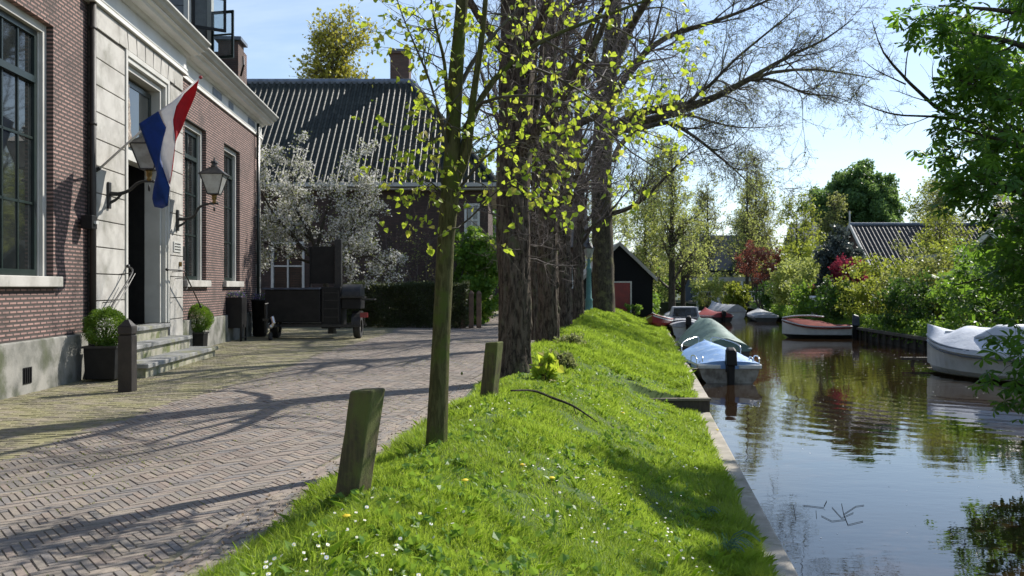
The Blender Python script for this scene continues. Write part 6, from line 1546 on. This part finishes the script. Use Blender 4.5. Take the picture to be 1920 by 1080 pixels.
bush('garden_shrub', 'broad leafy shrub on the bank before the blue grey house', 'shrub', (23.6,97,-.2), (3.2,1.5,1.6), 3600, .2, 117, X['leaf_olive'], clumps=60, group='shrubs around the footbridge')
bush('garden_shrub', 'rounded leafy shrub closing the canal left of the footbridge', 'shrub', (15.5,100,-.2), (3.4,1.5,1.8), 4200, .2, 118, X['leaf_green'], clumps=70, group='shrubs around the footbridge')
bush('garden_shrub', 'airy willow like shrub before the footbridge railing', 'shrub', (18.2,84,-.3), (1.6,1.2,1.5), 2600, .16, 119, X['leaf_willow'], clumps=50, group='shrubs around the footbridge')
gtree('garden_tree', 'small olive green tree standing before the right half of the long pantile roof', 'tree', (23.6,50,-.3), 5.4, 2.5, 125, bd, bt, X['leaf_ygreen'], .11, 4, (26,8,6), .14, .2, .1, twig=.009)
# big round dark tree
rng = np.random.default_rng(120)
t = thing('round_tree', 'big round dense dark green tree standing out against the sky', 'tree', (34.2,90,-.2))
tr = MB(); bark_trunk(tr, [(34.2,90,-.3),(34.2,90,4),(34.3,90,9)], [.45,.38,.2], n=16, K=16, seed=3)
c = np.array([34.2,90,8.6]); LMs = limbs([([(34.2,90,3+i*.3), tuple(c+np.array([math.cos(i*.9)*2.2, math.sin(i*.9)*2.2, -.5+.3*i])), tuple(c+np.array([math.cos(i*.9)*3.6, math.sin(i*.9)*3.6, -1+.55*i]))], [.16,.1,.03]) for i in range(9)], 7); addt(tr, LMs, 6)
lf = MB(); pts_ = clump_pts(c, (4.3,4.3,4.6), 90000, rng, 420, .16, .5); pts_ = pts_[pts_[:, 2] > 2.2]
v, f = leaf_arr(pts_, .26, rng, up=.6); lf.addarr(v, f)
finish_tree(t, tr, bd, None, None, lf, X['leaf_round'], (34.2,90,-.2), 'crown')
# conifer, maples
bush('conifer', 'grey green conical conifer beside the pantile house gable', 'tree', (19.2,53.2,-.3), (1.15,1.1,2.7), 9000, .17, 121, X['leaf_spruce'], clumps=130, cr=.2, trunk=.1, cz=2.6)
bush('red_maple', 'small crimson leaved maple before the white gable edge', 'tree', (18.9,50.6,-.3), (1.2,1.0,1.3), 3800, .12, 122, X['leaf_red'], clumps=60, cr=.24, trunk=.05, cz=2.2)
bush('red_shrub', 'low scarlet leaved shrub left of the crimson maple', 'shrub', (18.9,57,-.3), (.6,.6,.6), 700, .11, 123, X['leaf_red'], clumps=14, cz=1.5)
bush('bronze_maple', 'maroon brown leaved tree near the footbridge', 'tree', (20.9,76,-.3), (2.2,1.8,2.0), 3800, .15, 124, X['leaf_maroon'], clumps=80, cr=.2, trunk=.08, cz=3.6)
rng = np.random.default_rng(130)
GR = 'garden shrubs along the far bank'
specs = [
 ('bushy yellow green shrub directly above the revetment post nearest the sloop', 17.9,44.5,(1.5,1.2,1.15),'leaf_ygreen'),
 ('tall sunlit yellow green shrub behind the outboard of the sloop', 18.6,47.5,(1.6,1.3,1.45),'leaf_ygreen'),
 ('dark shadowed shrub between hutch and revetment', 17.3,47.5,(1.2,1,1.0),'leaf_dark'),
 ('rounded mid green shrub in the middle of the long far bank hedge', 18.6,40.5,(1.7,1.4,1.45),'leaf_olive'),
 ('sunlit yellow topped shrub below the end of the pantile roof', 19.6,42.8,(1.8,1.4,1.6),'leaf_ygreen'),
 ('dark glossy shrub overhanging the timber revetment', 16.6,38.0,(1.2,1.5,1.0),'leaf_dark'),
 ('leafy green shrub below the flat roofed annex', 18.2,35.8,(1.6,1.4,1.35),'leaf_green'),
 ('tall sunlit shrub right before the annex window', 19.8,38.6,(1.5,1.3,1.65),'leaf_ygreen'),
 ('dark green shrub behind the bow of the white boat', 16.4,31.8,(1.3,1.6,1.25),'leaf_green'),
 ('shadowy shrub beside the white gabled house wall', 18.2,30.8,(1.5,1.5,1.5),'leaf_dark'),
 ('low green shrub spilling towards the sloop', 17.9,50.5,(1.3,1.0,.8),'leaf_green'),
 ('light green shrub left of the garden hutch', 18.8,56.0,(1.4,1.2,.95),'leaf_green'),
 ('big light green shrub above the bend of the far bank', 20.2,60.5,(1.9,1.5,1.7),'leaf_willow'),
 ('rounded dark green mound at the water left of the hutch', 19.6,57.5,(1.4,1.2,.75),'leaf_green'),
 ('tall pale yellow shrub behind the low scarlet one', 22.0,68,(2.2,1.8,2.5),'leaf_ygreen'),
 ('leafy bright shrub above the dark barge', 20.4,66,(1.7,1.5,1.9),'leaf_willow'),
 ('small bright yellow shrub below the footbridge beam', 19.5,79,(1.2,1.0,.9),'leaf_ygreen'),
 ('dark overhanging shrub at the far water corner', 20.9,71.5,(1.5,1.4,1.0),'leaf_dark'),
 ('olive shrub in front of the white gable wall', 19.4,33.6,(1.0,1.2,1.15),'leaf_olive'),
 ('broad olive shrub under the pantile gutter', 22.8,50.5,(2.2,1.5,1.7),'leaf_olive'),
 ('green shrub joining the annex to the pantile house', 24.6,52.0,(2.0,1.3,1.6),'leaf_green'),
]
for i, (lb, x_, y_, r_, mt_) in enumerate(specs):
    r_ = (r_[0]*1.08, r_[1], r_[2]*1.2); sz = .085+y_*.0011; n = int(520*(r_[0]*r_[2]+r_[0]*r_[1]+r_[1]*r_[2])/(sz*8)**2*.9)
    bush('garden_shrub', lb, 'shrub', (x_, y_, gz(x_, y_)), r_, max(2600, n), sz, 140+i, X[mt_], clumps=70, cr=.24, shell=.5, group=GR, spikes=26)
# ground ivy hanging over the revetment
p = []; 
for i in range(15000):
    y_ = rng.uniform(22, 72); p.append((float(x_rb(y_))+abs(rng.normal(scale=.55))-.12, y_, 0))
p = np.array(p); p[:, 2] = np.where(p[:, 0]-x_rb(p[:, 1]) < .1, -.5+rng.uniform(-.2,.25,len(p)), -.35+rng.random(len(p))*.55)
q = MB(); v, f = leaf_arr(p, .10, rng, up=.5); q.addarr(v, f); tag(q.build('ground_cover', X['leaf_green']), 'mixed green ground cover spilling over the far bank edge', 'ground cover', kind='stuff')
# garden ground cover further back
p = np.stack([rng.uniform(16, 34, 24000), rng.uniform(30, 95, 24000), np.zeros(24000)], -1); p = p[p[:, 0] > x_rb(p[:, 1])+.3]; p[:, 2] = z_right(p[:, 0], p[:, 1])+rng.random(len(p))*.35
q = MB(); v, f = leaf_arr(p, .16, rng, up=.4); q.addarr(v, f); tag(q.build('undergrowth', X['leaf_green']), 'rough green undergrowth between the garden shrubs', 'undergrowth', kind='stuff')
# far wood closing the view
p = clump_pts((14,118,2.4), (34,6,2.6), 30000, rng, 420, .10, .2); p2 = clump_pts((62,125,3.2), (32,8,4.2), 24000, rng, 300, .10, .2); p3 = clump_pts((-40,110,4), (34,8,5), 14000, rng, 200, .10, .2)
p = np.concatenate([p, p2, p3]); p = p[p[:, 2] > -.3]
q = MB(); v, f = leaf_arr(p, .42, rng, up=.4); q.addarr(v, f); tag(q.build('far_wood', X['leaf_olive']), 'distant mass of trees and hedges closing the view', 'wood', kind='stuff')
# left far side garden behind boathouse
p = clump_pts((9,60,.3), (2.4,3,.7), 5000, rng, 60, .3, .2); p = p[p[:, 0] < x_quay(p[:, 1])-.1]
q = MB(); v, f = leaf_arr(p, .14, rng); q.addarr(v, f); tag(q.build('rough_weeds', X['leaf_green']), 'rough weeds on the bank right of the boathouse', 'weeds', kind='stuff')

# ================================================================== camera, light, sky
cam = bpy.data.cameras.new('camera'); co_ = bpy.data.objects.new('camera', cam); C.objects.link(co_)
co_.location = (0, 0, EYE); co_.rotation_euler = (PI/2, 0, 0)
cam.sensor_width = 36; cam.lens = 36*F/1920; cam.shift_y = -(540-HZ)/1920; cam.clip_start = .05; cam.clip_end = 3000
cam.dof.use_dof = True; cam.dof.focus_distance = 9.5; cam.dof.aperture_fstop = 4.0
bpy.context.scene.camera = co_
sd = bpy.data.lights.new('sun', 'SUN'); so = bpy.data.objects.new('sun', sd); C.objects.link(so)
sd.energy = 4.6; sd.angle = math.radians(.5); sd.color = (1, .95, .87)
az, el = math.radians(SUN_AZ), math.radians(SUN_EL)
sv = Vector((math.sin(az)*math.cos(el), math.cos(az)*math.cos(el), math.sin(el)))
so.rotation_euler = sv.to_track_quat('Z', 'Y').to_euler(); so.location = (20, 20, 30)
w = bpy.data.worlds.new('World'); bpy.context.scene.world = w; w.use_nodes = True; t = w.node_tree
bg = t.nodes['Background']; sk = t.nodes.new('ShaderNodeTexSky'); sk.sky_type = 'NISHITA'; sk.sun_disc = False
sk.sun_elevation = el; sk.sun_rotation = az; sk.altitude = 0; sk.air_density = 1.0; sk.dust_density = .35; sk.ozone_density = 2.6
tc = t.nodes.new('ShaderNodeTexCoord'); sp = t.nodes.new('ShaderNodeSeparateXYZ'); t.links.new(tc.outputs['Generated'], sp.inputs[0])
dv = t.nodes.new('ShaderNodeMath'); dv.operation = 'ADD'; dv.inputs[1].default_value = .18; t.links.new(sp.outputs[2], dv.inputs[0])
dx = t.nodes.new('ShaderNodeVectorMath'); dx.operation = 'DIVIDE'; cbn = t.nodes.new('ShaderNodeCombineXYZ')
for i in range(3): t.links.new(dv.outputs[0], cbn.inputs[i])
t.links.new(tc.outputs['Generated'], dx.inputs[0]); t.links.new(cbn.outputs[0], dx.inputs[1])
mp = t.nodes.new('ShaderNodeMapping'); mp.inputs['Scale'].default_value = (.8, 1.5, 1); mp.inputs['Rotation'].default_value = (0,0,.5); t.links.new(dx.outputs[0], mp.inputs[0])
cl = ramp(t, noise(t, mp.outputs[0], 1.1, 7, .62, .4), .42, .72)
mu = t.nodes.new('ShaderNodeMath'); mu.operation = 'MULTIPLY_ADD'; mu.inputs[1].default_value = .42; mu.inputs[2].default_value = .24; t.links.new(cl, mu.inputs[0])
hz_ = t.nodes.new('ShaderNodeMapRange'); hz_.inputs[1].default_value = .13; hz_.inputs[2].default_value = .4; hz_.inputs[3].default_value = 1; hz_.inputs[4].default_value = .35; t.links.new(sp.outputs[2], hz_.inputs[0])
mu2 = t.nodes.new('ShaderNodeMath'); mu2.operation = 'MULTIPLY'; t.links.new(mu.outputs[0], mu2.inputs[0]); t.links.new(hz_.outputs[0], mu2.inputs[1])
cc_ = mixc(t, mu2.outputs[0], sk.outputs[0], (6.2, 7.0, 7.9))
t.links.new(cc_, bg.inputs[0]); bg.inputs[1].default_value = .108
sc = bpy.context.scene; sc.view_settings.view_transform = 'Standard'; sc.view_settings.look = 'None'; sc.view_settings.exposure = .62; sc.view_settings.gamma = 1
sc.cycles.use_adaptive_sampling = True; sc.cycles.use_denoising = True
sc.cycles.max_bounces = 6; sc.cycles.transparent_max_bounces = 4; sc.cycles.diffuse_bounces = 3
sc.cycles.sample_clamp_indirect = 6; sc.cycles.caustics_reflective = False; sc.cycles.caustics_refractive = False
